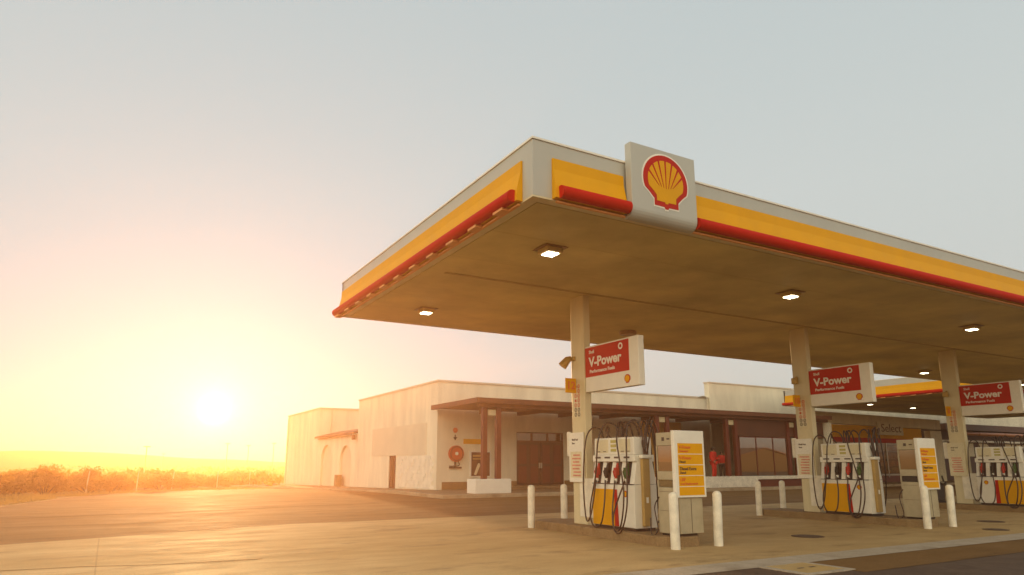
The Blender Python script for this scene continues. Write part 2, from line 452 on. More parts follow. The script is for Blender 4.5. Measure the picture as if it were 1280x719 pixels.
# ------------------------------------------------------------------ the setting
def gz(y): return -0.017 * min(max(0.0, y - 38), 70)
def sheet(name, rows, dz, mname):
    """rows: (y, x0, x1) from near to far"""
    mb = MB(); vs = []; fs = []
    rr = []
    for (ya, a0, a1), (yb, b0, b1) in zip(rows, rows[1:]):
        k = max(1, int(abs(min(yb, 110) - max(ya, 30)) // 8)) if yb > 38 and ya < 110 else 1
        for j in range(k): t = j / k; rr.append((ya + (yb - ya) * t, a0 + (b0 - a0) * t, a1 + (b1 - a1) * t))
    rr.append(rows[-1])
    for y, x0, x1 in rr: vs += [(x0, y, gz(y) + dz), (x1, y, gz(y) + dz)]
    fs = [(2 * i, 2 * i + 1, 2 * i + 3, 2 * i + 2) for i in range(len(rr) - 1)]
    mb.add(vs, fs)
    return tag(mb.build(name, mname), kind='structure')
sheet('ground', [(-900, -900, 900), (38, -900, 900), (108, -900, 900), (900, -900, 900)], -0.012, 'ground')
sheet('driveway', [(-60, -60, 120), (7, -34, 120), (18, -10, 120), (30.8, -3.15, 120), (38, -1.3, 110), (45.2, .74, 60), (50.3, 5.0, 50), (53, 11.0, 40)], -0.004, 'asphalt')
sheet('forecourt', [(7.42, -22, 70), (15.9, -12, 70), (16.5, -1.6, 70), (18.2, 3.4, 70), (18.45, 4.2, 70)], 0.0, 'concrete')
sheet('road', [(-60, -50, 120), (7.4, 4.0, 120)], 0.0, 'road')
sheet('gutter', [(7.36, 5.0, 70), (7.98, 5.0, 70)], 0.005, 'gutter')
sheet('road_patch', [(6.32, 9.4, 120), (7.34, 9.4, 120)], 0.005, 'asphalt')
# tar filled joints
def strip(name, pts, w, z, mname):
    mb = MB(); vs = []
    for x, y in pts: vs += [(x, y - w / 2, z + gz(y)), (x, y + w / 2, z + gz(y))]
    mb.add(vs, [(2 * i, 2 * i + 2, 2 * i + 3, 2 * i + 1) for i in range(len(pts) - 1)])
    return tag(mb.build(name, mname), kind='structure')
strip('driveway_joint', [(-4, 23.9), (-.56, 24.4), (1.5, 24.55), (3.6, 24.9), (6.0, 25.9), (9.5, 26.3)], 0.09, 0.001, 'tar')
strip('forecourt_joint', [(-3.4, 12.75), (-.2, 12.46), (.84, 12.1), (2.3, 12.0)], 0.035, 0.005, 'tar')
strip('driveway_joint', [(-9, 20.6), (-2, 20.9), (4, 20.4), (9, 20.7)], 0.05, 0.001, 'tar')

# pavement round the shop with its kerb
def slab(name, poly, z0, zt, mname, bevel=0.02):
    mb = MB(); n = len(poly)
    vs = [(x, y, z0) for x, y in poly] + [(x, y, zt(x, y)) for x, y in poly]
    mb.add(vs, [tuple(range(n - 1, -1, -1)), tuple(range(n, 2 * n))] + [(i, (i + 1) % n, n + (i + 1) % n, n + i) for i in range(n)])
    return mb.build(name, mname, bevel=bevel)
zp = lambda x, y: 0.15 if y < 36 else max(gz(y) + 0.12, 0.15 - (y - 36) * 0.012)
tag(slab('pavement', [(13.0, 28.35), (70, 28.35), (70, 33.95), (13.0, 33.95)], -0.3, lambda x, y: 0.15, 'paving'), kind='structure')
tag(slab('pavement', [(13.0, 33.96), (15.02, 33.96), (15.02, 60), (15.02, 92), (9.6, 92), (10.6, 60)], -1.5, lambda x, y: 0.15 - max(0, y - 34) * 0.0165, 'paving'), kind='structure')
tag(slab('kerb', [(12.83, 28.2), (70, 28.2), (70, 28.345), (12.99, 28.345), (12.99, 33.95), (12.83, 33.95)], -0.3, lambda x, y: 0.155, 'kerb'), kind='structure')
tag(slab('kerb', [(12.83, 33.96), (12.985, 33.96), (10.59, 60), (9.58, 92), (9.4, 92), (10.42, 60)], -1.5, lambda x, y: 0.155 - max(0, y - 34) * 0.0165, 'kerb'), kind='structure')

# low ridge far behind the scrub
mb = MB(); vs = []; prof = []
for i in range(121):
    x = -240 + i * 4.5
    h = 5.2 + 2.6 * math.exp(-((x + 19) / 26) ** 2) + 1.3 * math.sin(x * 0.012 + 1.4) + 0.35 * math.sin(x * 0.06) + 0.15 * math.sin(x * 0.19)
    if x > 0: h -= min(2.6, x * 0.05)
    prof.append((x, h))
rows = [(205, -2.4), (225, 0.1), (245, 0.5), (262, .62), (300, 0.58), (420, 0.1)]
for y, k in rows:
    for x, h in prof: vs.append((x, y + 8 * math.sin(x * 0.03), (h * k if k > 0 else -2.2) + random.uniform(-.06, .06)))
n = len(prof)
mb.smooth = True
mb.add(vs, [(j * n + i, j * n + i + 1, (j + 1) * n + i + 1, (j + 1) * n + i) for j in range(len(rows) - 1) for i in range(n - 1)])
tag(mb.build('hills', 'hill'), kind='structure')

# ------------------------------------------------------------------ main canopy
H = 5.41
def canopy(name, x0, x1, y0, y1, z0, z1, label, tube_front, panels, soffit_seams=(), board=None):
    """y0 is the side nearest the camera, x0 the left end"""
    t = empty(name, (x0, y0, z0), label, 'canopy')
    ox, oy, oz = x0, y0, z0
    X1, Y1, Z1 = x1 - ox, y1 - oy, z1 - oz
    def B(*a): return MB().box(*a)
    th = 0.10
    f = MB().box(0, X1, 0, th, 0.03, Z1).box(0, th, th + .002, Y1 - .002, 0.03, Z1).box(0, X1, Y1 - th, Y1, 0.03, Z1).box(X1 - th, X1, th + .002, Y1 - th - .002, 0.03, Z1)
    f.build('fascia', 'fascia', t)
    MB().box(-.02, X1 + .02, -.02, .05, Z1 + .002, Z1 + .035).box(-.02, .05, .052, Y1 + .02, Z1 + .002, Z1 + .035).box(.052, X1 + .02, Y1 - .05, Y1 + .02, Z1 + .002, Z1 + .035).build('coping', 'white', t)
    MB().box(th + .002, X1 - th - .002, th + .002, Y1 - th - .002, Z1 - .2, Z1 - .15).build('roof', 'rooftop', t)
    # soffit: border frame, dark gap, sheeting
    s = MB().box(0.20, X1 - .2, .20, Y1 - .2, 0.0, 0.05); s.build('soffit', 'soffit', t)
    MB().box(0.0, X1, 0, .18, 0.0, 0.028).box(0, .18, .182, Y1 - .182, 0, .028).box(0, X1, Y1 - .18, Y1, 0, .028).box(X1 - .18, X1, .182, Y1 - .182, 0, .028).build('soffit_border', 'cream', t)
    MB().box(.17, X1 - .17, .17, Y1 - .17, .051, .07).build('soffit_backing', 'darkgap', t)
    sm = MB()
    for y in soffit_seams: sm.box(.6, X1 - .3, y - oy - .05, y - oy + .05, -.012, -.001)
    for y in [k * 1.65 for k in range(1, int(Y1 / 1.65))]: sm.box(.21, X1 - .21, y - .0025, y + .0025, -.002, -.0005)
    sm.build('soffit_seam', 'seam', t)
    # yellow band with the red tube, front then left end
    zt, zr, rr = 0.68, 0.105, 0.10
    def prof(d):  # section of the yellow band: distance outwards, height
        return [(0.0, zt), (-.03, zt), (-.035, .5), (-.10, .22), (-.11, .02), (0, .02)]
    for a, b in panels['front']:
        MB().prism([(y - .001, z) for y, z in prof(0)], a - ox, b - ox, 'x').build('yellow_band', 'yellow', t)
        q = MB(); a2 = a - ox + .06; b2 = b - ox - (.0 if b < x1 - 1 else .05)
        ring = [(-.14 + rr * math.cos(2 * math.pi * k / 20), zr + rr * math.sin(2 * math.pi * k / 20)) for k in range(20)]
        q.tube([(a2, -.14, zr), ((a2 + b2) / 2, -.14, zr), (b2, -.14, zr)], rr, 22); o = q.build('red_tube', 'redtube', t)
        br = MB(); x = a2 + .2
        
        br.box(a2, b2, -.05, -.002, -.032, -.004)
        br.build('tube_bracket', 'orange', t)
    a, b = panels['left']
    MB().prism([(x - .001, z) for x, z in prof(0)], a - oy, b - oy, 'y').build('yellow_band', 'yellow', t)
    q = MB(); ring = [(-.14 + rr * math.cos(2 * math.pi * k / 20), zr + rr * math.sin(2 * math.pi * k / 20)) for k in range(20)]
    q.tube([(-.14, a - oy + .06, zr), (-.14, (a + b) / 2 - oy, zr), (-.14, b - oy + .12, zr)], rr, 22); o = q.build('red_tube', 'redtube', t)
    br = MB(); y = a - oy + .35
    while y < b - oy: br.box(-.17, 0, y, y + .30, -.03, .02); y += 0.9
    br.box(-.05, -.002, a - oy + .06, b - oy, -.032, -.004)
    br.build('tube_bracket', 'orange', t)
    return t

mc = canopy('station_canopy', 5.08, 47.0, 8.16, 18.1, H, 6.34, 'large flat forecourt canopy with a big scallop emblem board, standing over the pumps',
            True, {'front': [(5.42, 6.80), (8.22, 46.9)], 'left': (8.46, 18.02)}, (12.62,))
# emblem board on the canopy edge: flat face that curls in under the bottom
bd = MB()
x0b, x1b = 6.83 - 5.08, 8.25 - 5.08
yb = 7.97 - 8.16
sec = [(yb, 1.24), (yb, 0.12)]
for k in range(1, 7):
    a = R(15 * k); sec.append((yb + .17 * (1 - math.cos(a)), .12 - .17 * math.sin(a)))
sec += [(0.0, -.05), (0.0, .0), (-.05, .0), (-.05, 1.24)]
bd.prism(sec, x0b, x1b, 'x')
board = bd.build('emblem_board', 'fascia', mc, bevel=0.006)
bcx, bcz = (x0b + x1b) / 2 + .02, 0.68
emblem(board, lambda x, y, d: (bcx + x, yb - .002 - d, bcz + y), 0.97)

canopy('rear_canopy', 39.6, 66.0, 18.9, 31.3, 5.35, 6.38, 'second yellow banded canopy further back, between the shop front and the pumps',
       True, {'front': [(40.2, 65.8)], 'left': (19.2, 31.2)}, (25,))

# lamps under the canopies: square LED downlights
def make_lamp():
    t = empty('canopy_lamp', (0, 0, 0))
    MB().prism([(-.17, -.17), (.17, -.17), (.17, .17), (-.17, .17)], -.10, -.0, 'z').build('housing', 'housing', t, bevel=0.015)
    MB().box(-.24, .24, -.24, .24, -.012, -.001).build('mounting_plate', 'unlit', t)
    l = MB()
    for i in (-1, 1):
        for k in (-1, 1): l.box(i * .065 - .05, i * .065 + .05, k * .065 - .05, k * .065 + .05, -.118, -.1005)
    l.build('led_panel', 'led', t)
    return t
lamp0 = make_lamp()
lamps = [((6.68, 10.14), H, 'lit square lamp under the canopy corner nearest the scallop emblem'),
         ((6.69, 15.99), H, 'lit square lamp under the far left corner of the front canopy'),
         ((13.34, 10.13), H, 'lit square lamp under the canopy edge between the first and second white columns'),
         ((21.23, 10.15), H, 'lit square lamp under the canopy edge between the second and third white columns'),
         ((29.87, 16.38), H, 'lit square lamp at the back of the canopy just left of the third column top'),
         ((38.51, 16.51), H, 'lit square lamp above the rightmost red sign'),
         ((42.2, 26.8), 5.35, 'small lit lamp under the rear canopy beside the second red sign'),
         ((47.5, 27.1), 5.35, 'small lit lamp under the rear canopy above the shop entrance')]
for i, ((x, y), z, lab) in enumerate(lamps):
    o = lamp0 if i == 0 else copy_tree(lamp0)
    o.location = (x, y, z - .013); tag(o, lab, 'lamp', 'lamps under the canopies')
t = empty('canopy_lamp', (13.16, 15.78, H - .013), 'unlit brown lamp under the canopy above the first red sign', 'lamp', 'lamps under the canopies')
MB().lathe([(.24, -.10), (.26, -.06), (.26, 0)], n=20).build('housing', 'unlit', t)

# ------------------------------------------------------------------ islands
ISL = [9.49, 17.44, 25.39]
CY = 13.02
desc = ['first', 'second', 'third']
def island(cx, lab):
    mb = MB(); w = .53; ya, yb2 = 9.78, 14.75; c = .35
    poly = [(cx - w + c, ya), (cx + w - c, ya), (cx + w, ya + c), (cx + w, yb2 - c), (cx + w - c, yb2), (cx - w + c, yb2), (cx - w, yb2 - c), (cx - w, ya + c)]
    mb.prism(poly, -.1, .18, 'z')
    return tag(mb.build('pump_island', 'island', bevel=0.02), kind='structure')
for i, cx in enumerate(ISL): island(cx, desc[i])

BOLL = []
def make_bollard():
    mb = MB(); prof = [(.085, 0), (.085, .93)] + [(.085 * math.cos(R(a)), .93 + .07 * math.sin(R(a))) for a in (20, 40, 60, 78, 88)]
    return mb.lathe(prof, n=22).build('bollard', 'white_dirty')
b0 = make_bollard()
bs = [((8.95, 14.55), 'white bollard standing free on the far left of the first pump island', 0.0, 0),
      ((10.02, 14.72), 'white bollard behind the notice panel of the first column', 0.0, 0),
      ((8.95, 9.63), 'white bollard in front of the first price board, nearest of all', 0.0, 0),
      ((10.02, 9.63), 'white bollard just right of the first price board', R(2), 0),
      ((16.90, 14.55), 'white bollard at the far left end of the second pump island', R(1), 0),
      ((17.97, 14.55), 'white bollard between the leftmost one of the second island and its column', R(1), 0),
      ((16.90, 9.63), 'white bollard under the second price board', R(1), 0),
      ((17.97, 9.63), 'leaning white bollard to the right of the second price board', R(3), 0)]
for i, ((x, y), lab, lean, _) in enumerate(bs):
    o = b0 if i == 0 else b0.copy()
    if i: COL.objects.link(o)
    o.location = (x, y, -.002); o.rotation_euler = (0, lean, random.uniform(0, 6))
    if lean: o.rotation_euler = (0, lean, 0)
    tag(o, lab, 'bollard', 'white bollards guarding the pump islands')

# columns
def column(cx, i):
    t = empty('canopy_column', (cx, CY, .18), f'{["tall cream steel column with the number 12 flag, leftmost under the canopy", "tall cream steel column with the number 10 flag, in the middle", "tall cream steel column with the number 8 flag, rightmost in view"][i]}', 'column', 'columns carrying the front canopy')
    MB().box(-.19, -.005, -.27, .25, 0, H - .182).build('shaft', 'cream', t, bevel=0.012)
    MB().box(-.21, .23, -.62, -.02, .16, 1.0).build('cladding', 'white_dirty', t, bevel=0.012)
    MB().box(-.17, .2, -.5, .18, 0, .158).build('base', 'greymetal', t)
    # narrow strip of hazard pictograms
    MB().box(-.2, -.1915, -.12, .15, 2.36, 3.15).build('pictogram_strip', 'paper', t)
    p = MB(); q = MB()
    random.seed(3 + i)
    for r in range(7):
        for c in range(2):
            y = .08 - c * .125; z = 3.08 - r * .108
            tgt = q if r > 4 else p
            n = 12; ro, ri = .048, .030
            ang = [2 * math.pi * k / n for k in range(n)]
            if r in (1, 3) and c == 0:
                tgt.box(-.2045, -.2005, y - .033, y + .033, z - .03, z + .03)
                continue
            vs = [(-.204, y + ro * math.cos(a), z + ro * math.sin(a)) for a in ang] + [(-.204, y + ri * math.cos(a), z + ri * math.sin(a)) for a in ang]
            tgt.add(vs, [(k, (k + 1) % n, n + (k + 1) % n, n + k) for k in range(n)])
            tgt.add([(-.2035, y - .02, z + .02), (-.2035, y - .012, z + .026), (-.2035, y + .02, z - .02), (-.2035, y + .012, z - .026)], [(0, 1, 2, 3)])
    p.build('red_pictograms', 'redprint', t); q.build('black_pictograms', 'navy', t)
    # small horn shaped flood light bracket
    f = empty('flood_light', (cx - .19, CY + .1, 3.9), ['brass coloured spotlight tilted down on the left side of the first column', 'small brass box light on the face of the second column', 'small brass box light on the face of the third column'][i], 'spotlight', 'small lights fixed to the columns')
    if i == 0:
        MB().tube([(-.02, .12, .06), (-.10, .15, .02), (-.22, .2, -.14)], [.05, .085, .11], 14).build('lamp_body', 'brass', f)
        MB().box(-.04, -.002, -.03, .13, -.02, .08).build('bracket', 'brass', f)
    else:
        MB().box(-.13, -.03, -.06, .12, -.12, .06).build('lamp_body', 'brass', f, bevel=0.02)
        MB().box(-.03, -.002, -.02, .04, -.04, .1).build('bracket', 'brass', f)
    # number flag
    n = empty('number_sign', (cx - .20, CY + .06, 3.28), ['small orange flag sign reading 12 on the leftmost column', 'small orange flag sign reading 10 on the middle column', 'narrow orange flag sign reading 8 on the rightmost column'][i], 'sign', 'pump number flags')
    MB().box(-.30, .0, -.012, .012, -.17, .17).build('plate', 'yellow', n, bevel=0.006)
    MB().box(0.001, .012, -.02, .02, -.12, .12).build('bracket', 'greymetal', n)
    text_mesh(['12', '10', '8'][i], .25, 'orangeprint', n, loc=(-.15, -.016, -.08), rot=FY, align='CENTER', bold=.006)
    # notice panel on the -X face
    b = empty('notice_panel', (cx - .20, CY, 1.09), f'{["pale notice panel with faded red print on the first column", "white notice panel with pink and black print on the second column", "yellowed notice panel with red print on the third column"][i]}', 'notice', 'notice panels on the columns')
    MB().box(-.045, -.002, -.23, .32, 0, 1.11).build('panel', 'paper' if i == 2 else 'white', b, bevel=0.008)
    MB().box(-.0, .03, .322, .47, .58, 1.14).build('side_panel', 'white_dirty', b, bevel=0.006)
    MB().box(-.049, -.0455, -.17, .26, .10, .68).build('picture', 'paper', b)
    pr = MB()
    random.seed(40 + i)
    for r in range(7):
        z = .60 - r * .075
        pr.box(-.0525, -.0495, -.14 + random.uniform(0, .06), .22 - random.uniform(0, .08), z - .02, z + .018)
    pr.build('red_print', 'pinkprint', b)
    text_mesh('Shell Fuel', .062, 'navy', b, loc=(-.047, .2, .93), rot=FX, bold=.001)
    text_mesh('Save', .062, 'navy', b, loc=(-.047, .2, .85), rot=FX, bold=.001)
    # hanging sign box
    s = empty('fuel_sign', (cx, CY - .27, 3.11), f'{["red and white fuel sign box jutting from the first column, washed orange by the sun", "red and white fuel sign box jutting from the second column", "red and white fuel sign box jutting from the third column at the right edge"][i]}', 'sign', 'red fuel signs on the columns')
    k = -.002
    xs = -.16
    MB().box(xs, xs + .16, -1.87, k, -.01, 1.04).build('sign_box', 'white', s, bevel=0.012)
    MB().box(xs - .006, xs - .001, -1.57, -.012, .325, 1.005).build('red_panel', 'red', s)
    MB().box(xs + .161, xs + .167, -1.57, -.012, .325, 1.005).build('red_panel', 'red', s)
    text_mesh('Shell', .105, 'white', s, loc=(xs - .008, -.16, .86), rot=FX, bold=.002)
    text_mesh('V-Power', .30, 'white', s, loc=(xs - .008, -.16, .56), rot=FX, bold=.009, width=1.18)
    text_mesh('Performance Fuels', .105, 'white', s, loc=(xs - .008, -.18, .41), rot=FX, bold=.002, width=.90)
    rg = MB(); n_ = 20
    for r0, r1 in ((.075, .04),):
        vs = [(xs - .009, -1.30 + r0 * math.cos(2 * math.pi * q_ / n_), .885 + r0 * math.sin(2 * math.pi * q_ / n_)) for q_ in range(n_)] + [(xs - .009, -1.30 + r1 * math.cos(2 * math.pi * q_ / n_), .885 + r1 * math.sin(2 * math.pi * q_ / n_)) for q_ in range(n_)]
        rg.add(vs, [(q_, (q_ + 1) % n_, n_ + (q_ + 1) % n_, n_ + q_) for q_ in range(n_)])
    rg.build('ring_mark', 'white', s)
    emblem(s, lambda x, y, d: (xs - .002 - d, -1.50 - x, .155 + y), .19, True)
for i, cx in enumerate(ISL): column(cx, i)

# ------------------------------------------------------------------ pumps
def make_pump(mirror, label):
    t = empty('fuel_pump', (0, 0, 0), label, 'fuel pump', 'fuel pumps on the islands')
    s = -1 if mirror else 1   # s=1: coloured half at the far (+Y) end
    L0, L1 = -.70, .70
    xf, xb = -.29, .29
    MB().box(xf + .04, xb - .04, L0 + .03, L1 - .03, 0, .06).build('base', 'black', t)
    MB().box(xf, xb, L0, L1, .062, .90).build('lower_cabinet', 'white', t, bevel=0.015)
    # coloured face panels
    for side in (-1, 1):
        x = xf - .001 if side < 0 else xb + .001
        x2 = x + side * .006
        def Y(a): return a * s
        MB().box(x, x2, Y(.68), Y(-.06), .07, .80).build('yellow_panel', 'yellow', t)
        MB().prism([(Y(-.062), .07), (Y(-.19), .07), (Y(-.15), .80), (Y(-.062), .80)], x, x2, 'x').build('red_stripe', 'red', t)
    MB().box(xf - .004, xb + .004, L0 - .003, L1 + .003, .902, .914).build('seam', 'slot', t)
    # nozzle section: sloping fins between dark slots
    nz = MB()
    sec = [(xf + .02, .916), (xf + .10, 1.36), (xb - .10, 1.36), (xb - .02, .916)]
    nz.prism([(x + (.06 if x < 0 else -.06), z) for x, z in sec], L0 + .04, L1 - .04, 'y')
    nz.build('nozzle_bay', 'slot', t)
    fins = MB()
    bays = [.50, .18, -.14, -.46]
    edges = [L1 - .02, .60, .38, .28, .06, -.04, -.26, -.36, -.56, L0 + .02]
    for a, b in ((L1 - .005, .60), (.40, .28), (.08, -.04), (-.24, -.36), (-.56, L0 + .005)):
        for side in (-1, 1):
            pr = [(side * .29, .916), (side * .20, 1.36), (side * .10, 1.36), (side * .13, .916)]
            if side > 0: pr = pr[::-1]
            fins.prism(pr, b, a, 'y')
    fins.build('fin', 'white', t, bevel=0.006)
    MB().box(xf + .03, xb - .03, L0, L1, 1.362, 1.50).build('ledge', 'white', t, bevel=0.01)
    dk = MB()
    for y in bays: dk.box(xf + .022, xf + .029, y - .09, y + .09, 1.43, 1.465)
    dk.build('grade_label', 'navy', t)
    MB().box(xf + .06, xb - .06, L0 + .04, L1 - .04, 1.502, 1.86).build('display_head', 'white', t, bevel=0.015)
    MB().box(xf + .054, xf + .0595, .18, .60, 1.55, 1.82).build('display', 'paper', t); MB().box(xf + .054, xf + .0595, -.55, -.18, 1.55, 1.82).build('display', 'paper', t)
    q = MB()
    for z in (1.60, 1.69, 1.78): q.box(xf + .052, xf + .0590, -.09, .09, z - .03, z + .03)
    q.build('price_display', 'screen', t)
    q = MB()
    for y in (.5, .3, -.3, -.48): q.box(xf + .0515, xf + .0535, y - .05, y + .05, 1.565, 1.58)
    q.build('display_print', 'navy', t)
    emblem(t, lambda x, y, d: (xf - .002 - d, (-.42 * s) - x, .72 + y), .13, True)
    # nozzles
    for k, (y, mm) in enumerate(zip(bays, ('nozred', 'black', 'nozred', 'nozgreen'))):
        n = MB()
        n.tube([(-.24, y, 1.33), (-.27, y, 1.20), (-.31, y, 1.12), (-.30, y, 1.02)], [.022, .04, .05, .028], 8)
        n.box(-.33, -.24, y - .04, y + .035, 1.09, 1.24)
        n.tube([(-.33, y, 1.22), (-.37, y, 1.16), (-.34, y, 1.06)], .012, 6)
        o = n.build('nozzle', mm, t, bevel=0)
        MB().tube([(-.30, y, 1.02), (-.30, y, .96)], .03, 8).build('collar', 'white', o)
    # mast at the near end with its cap
    MB().box(-.12, .06, L0 - .085, L0 - .004, .10, 1.42).build('mast', 'tan', t, bevel=0.01)
    MB().box(-.16, .10, L0 - .13, L0 - .003, 1.422, 1.50).build('mast_cap', 'white', t, bevel=0.02)
    MB().prism([(-.29, .062), (.29, .062), (.29, .90), (.20, 1.40), (-.20, 1.40), (-.29, .90)], L0 - .003, L0 - .0005, 'y').build('end_panel', 'white', t)
    MB().box(-.06, .0, L0 - .089, L0 - .0855, .55, .66).build('mast_plate', 'white', t)
    # hoses: each loops over the top, hangs down and returns to its nozzle
    hs = [[(0, .62, 1.86), (-.06, .66, 2.06), (-.24, .74, 2.08), (-.37, .80, 1.80), (-.42, .84, 1.0), (-.42, .80, .30), (-.44, .68, .12), (-.42, .56, .35), (-.33, .50, .98)],
          [(0, .10, 1.86), (-.03, .16, 2.12), (-.2, .30, 2.16), (-.36, .36, 1.8), (-.40, .42, 1.1), (-.46, .56, .4), (-.48, .45, .06), (-.46, .20, .10), (-.42, .12, .5), (-.33, .18, .98)],
          [(0, -.06, 1.86), (-.05, -.08, 2.16), (-.2, -.14, 2.14), (-.33, -.24, 1.80), (-.38, -.38, 1.35), (-.44, -.55, .7), (-.47, -.45, .08), (-.47, -.25, .02), (-.45, -.18, .35), (-.33, -.14, .98)],
          [(-.04, -.74, 1.50), (-.06, -.72, 1.95), (-.18, -.66, 2.2), (-.33, -.58, 2.0), (-.38, -.60, 1.2), (-.46, -.66, .5), (-.50, -.52, .02), (-.48, -.28, .0), (-.44, -.22, .35), (-.33, -.46, .98)],
          [(.0, .52, 1.86), (.05, .50, 2.06), (-.08, .40, 2.12), (-.16, .30, 1.98), (-.10, .24, 1.86)]]
    for k, h in enumerate(hs):
        MB().tube(catmull(h, 7), .017, 7).build('hose', 'hose', t)
    for k in range(7):
        y0_ = -.74 + .02 * random.uniform(-1, 1); yy = [-.62, -.72, -.84, -.70, .0, .1, -.1][k]; c = [-.02, .0, .03, .06, .05, .02, .0][k]
        y1_ = yy
        if k < 4: pts = [(c, -.745, 1.50), (c + .02, yy, 1.9), (c + .08, yy - .02 * k, 2.15 + .03 * k), (c + .22, yy + .10, 2.18), (c + .34, yy + .12, 1.9), (.40, yy + .1, 1.0), (.45, yy + .25, .2), (.40, yy + .4, .3), (.33, yy + .35, .95)]
        else: pts = [(.0, yy * .5, 1.86), (.02, yy, 2.1), (.14, yy * 1.5, 2.2), (.30, yy * 2, 1.95), (.40, yy * 2, 1.0), (.45, yy + .15, .15), (.40, yy + .3, .3), (.33, yy + .2, .95)]
        MB().tube(catmull(pts, 6), .017, 6).build('hose', 'hose', t)
    return t
p1 = make_pump(False, 'white fuel pump with yellow and red panels, beside the leftmost column')
p1.location = (9.45, 11.42, .18)
p1.location.y = 11.66
p2 = copy_tree(p1); p2.location = (17.36, 11.80, .18); p2['label'] = 'white fuel pump with yellow and red panels, beside the middle column'
p3 = make_pump(True, 'white fuel pump at the right edge whose scallop mark sits left of its yellow panel'); p3.location = (25.30, 11.75, .18)
for ch in p1.children: pass

# ------------------------------------------------------------------ island end cabinets and price boards
def cabinet(cx, lab, lab2, first):
    t = empty('service_cabinet', (cx, 10.1, .18), lab, 'cabinet', 'service cabinets at the island ends')
    x0, x1, y0, y1 = -.30, .30, -.22, .24
    MB().box(x0, x1, y0, y1, .04, .88).build('lower_cabinet', 'greymetal', t, bevel=0.012)
    MB().box(x0 + .05, x1 - .05, y0 + .03, y1 - .03, 0, .038).build('base', 'black', t)
    MB().box(x0, x1, y0, y1, 1.02, 1.18).build('middle_band', 'greymetal', t, bevel=0.01)
    MB().box(x0, x1, y0, y1, 1.66, 1.91).build('head', 'greymetal', t, bevel=0.012)
    f = MB()
    for (a, b) in ((x0, y0), (x1 - .03, y0), (x0, y1 - .03), (x1 - .03, y1 - .03)): f.box(a, a + .03, b, b + .03, .882, 1.018).box(a, a + .03, b, b + .03, 1.182, 1.658)
    f.build('frame', 'greymetal', t)
    MB().box(x0 + .012, x1 - .012, y0 + .012, y1 - .012, 1.184, 1.656).build('upper_window', 'kioskglass', t)
    MB().box(x0 + .02, x1 - .02, y0 + .02, y1 - .02, .884, 1.016).build('lower_window', 'kioskglass' if first else 'black', t)
    m2 = MB().box(x0 - .004, x0 - .0005, -.0, .07, 1.75, 1.82).box(x0 - .004, x0 - .0005, -.15, -.07, 1.77, 1.80); m2.build('symbol', 'navy', t)
    b = MB().box(x0 - .004, x0 - .001, y0 + .05, y1 - .05, .45, .455).box(x0 - .004, x0 - .001, y0 + .05, y1 - .05, .80, .805); b.build('door_gap', 'slot', t)
    MB().tube(catmull([(x0 - .01, .20, .7), (x0 - .06, .28, .5), (x0 - .05, .22, .1), (x0 - .1, .34, -.0), (x0 - .05, .42, .3)], 6), .012, 6).build('hose', 'hose', t)
    # the board facing the road
    p = empty('price_board', (cx, 9.84, .18), lab2, 'price board', 'yellow fuel price boards')
    X0, X1, Z0, Z1 = -.34, .43, .70, 1.94
    MB().box(X0, X1, -.05, .035, Z0, Z1).build('board', 'white', p, bevel=0.008)
    MB().box(X0 + .08, X1 - .05, -.054, -.0505, Z0 + .04, Z1 - .24).build('yellow_face', 'yellow', p)
    dv = MB()
    for k in range(4): z = Z1 - .24 - .2 * (k + 1) - .0; dv.box(X0 + .08, X1 - .05, -.057, -.0545, z - .006, z + .006)
    dv.build('divider', 'white', p)
    for k, (a_, c_, ma) in enumerate((('V-Power', 'Unleaded', 'orangeprint'), ('V-Power', 'Diesel', 'orangeprint'), ('Diesel Extra', 'Diesel', 'navy'), ('LRP', 'Lead Replacement', 'orangeprint'))):
        z = Z1 - .24 - .2 * k
        text_mesh(a_, .085, ma, p, loc=(X0 + .11, -.0575, z - .10), rot=FY, bold=.001)
        text_mesh(c_, .06, ma if k != 1 else 'navy', p, loc=(X0 + .11, -.0575, z - .165), rot=FY, bold=.0005)
    MB().box(-.22, .36, -.0, .028, .045, .69).build('leg_panel', 'greymetal', p, bevel=0.006)
    MB().box(.062, .068, -.006, -.001, .06, .68).build('panel_gap', 'slot', p)
cabinet(9.52, 'beige cabinet with glass compartments at the near end of the first island', 'yellow price board in a white frame on the first island, washed by sunlight', True)
cabinet(17.50, 'beige cabinet with a black slot at the near end of the second island', 'narrow looking yellow price board in a white frame on the second island', False)

# bins and service unit between islands
def unit(x, y, z, lab):
    t = empty('windscreen_unit', (x, y, z), lab, 'service unit')
    MB().box(-.28, .28, -.2, .2, 0, .06).build('base', 'black', t)
    MB().box(-.26, .26, -.18, .18, .062, .62).build('bin_body', 'black', t, bevel=0.02)
    MB().box(-.30, .30, -.21, .21, .622, .70).build('tray', 'greymetal', t, bevel=0.015)
    MB().box(-.28, .28, .02, .18, .702, 1.02).build('dispenser', 'white_dirty', t, bevel=0.01)
    MB().box(-.29, .29, -.0, .19, 1.022, 1.28).build('head', 'black', t, bevel=0.015)
    q = MB().box(-.18, -.10, -.006, -.001, 1.13, 1.18).box(.06, .14, -.006, -.001, 1.13, 1.18); q.build('symbol', 'white', t)
    MB().tube(catmull([(-.26, -.2, .75), (-.1, -.34, .62), (.15, -.3, .68), (.3, -.18, .6), (.34, -.1, .9)], 6), .03, 7).build('hose', 'black', t)
unit(25.3, 14.0, .18, 'black and white windscreen service unit behind the second price board')

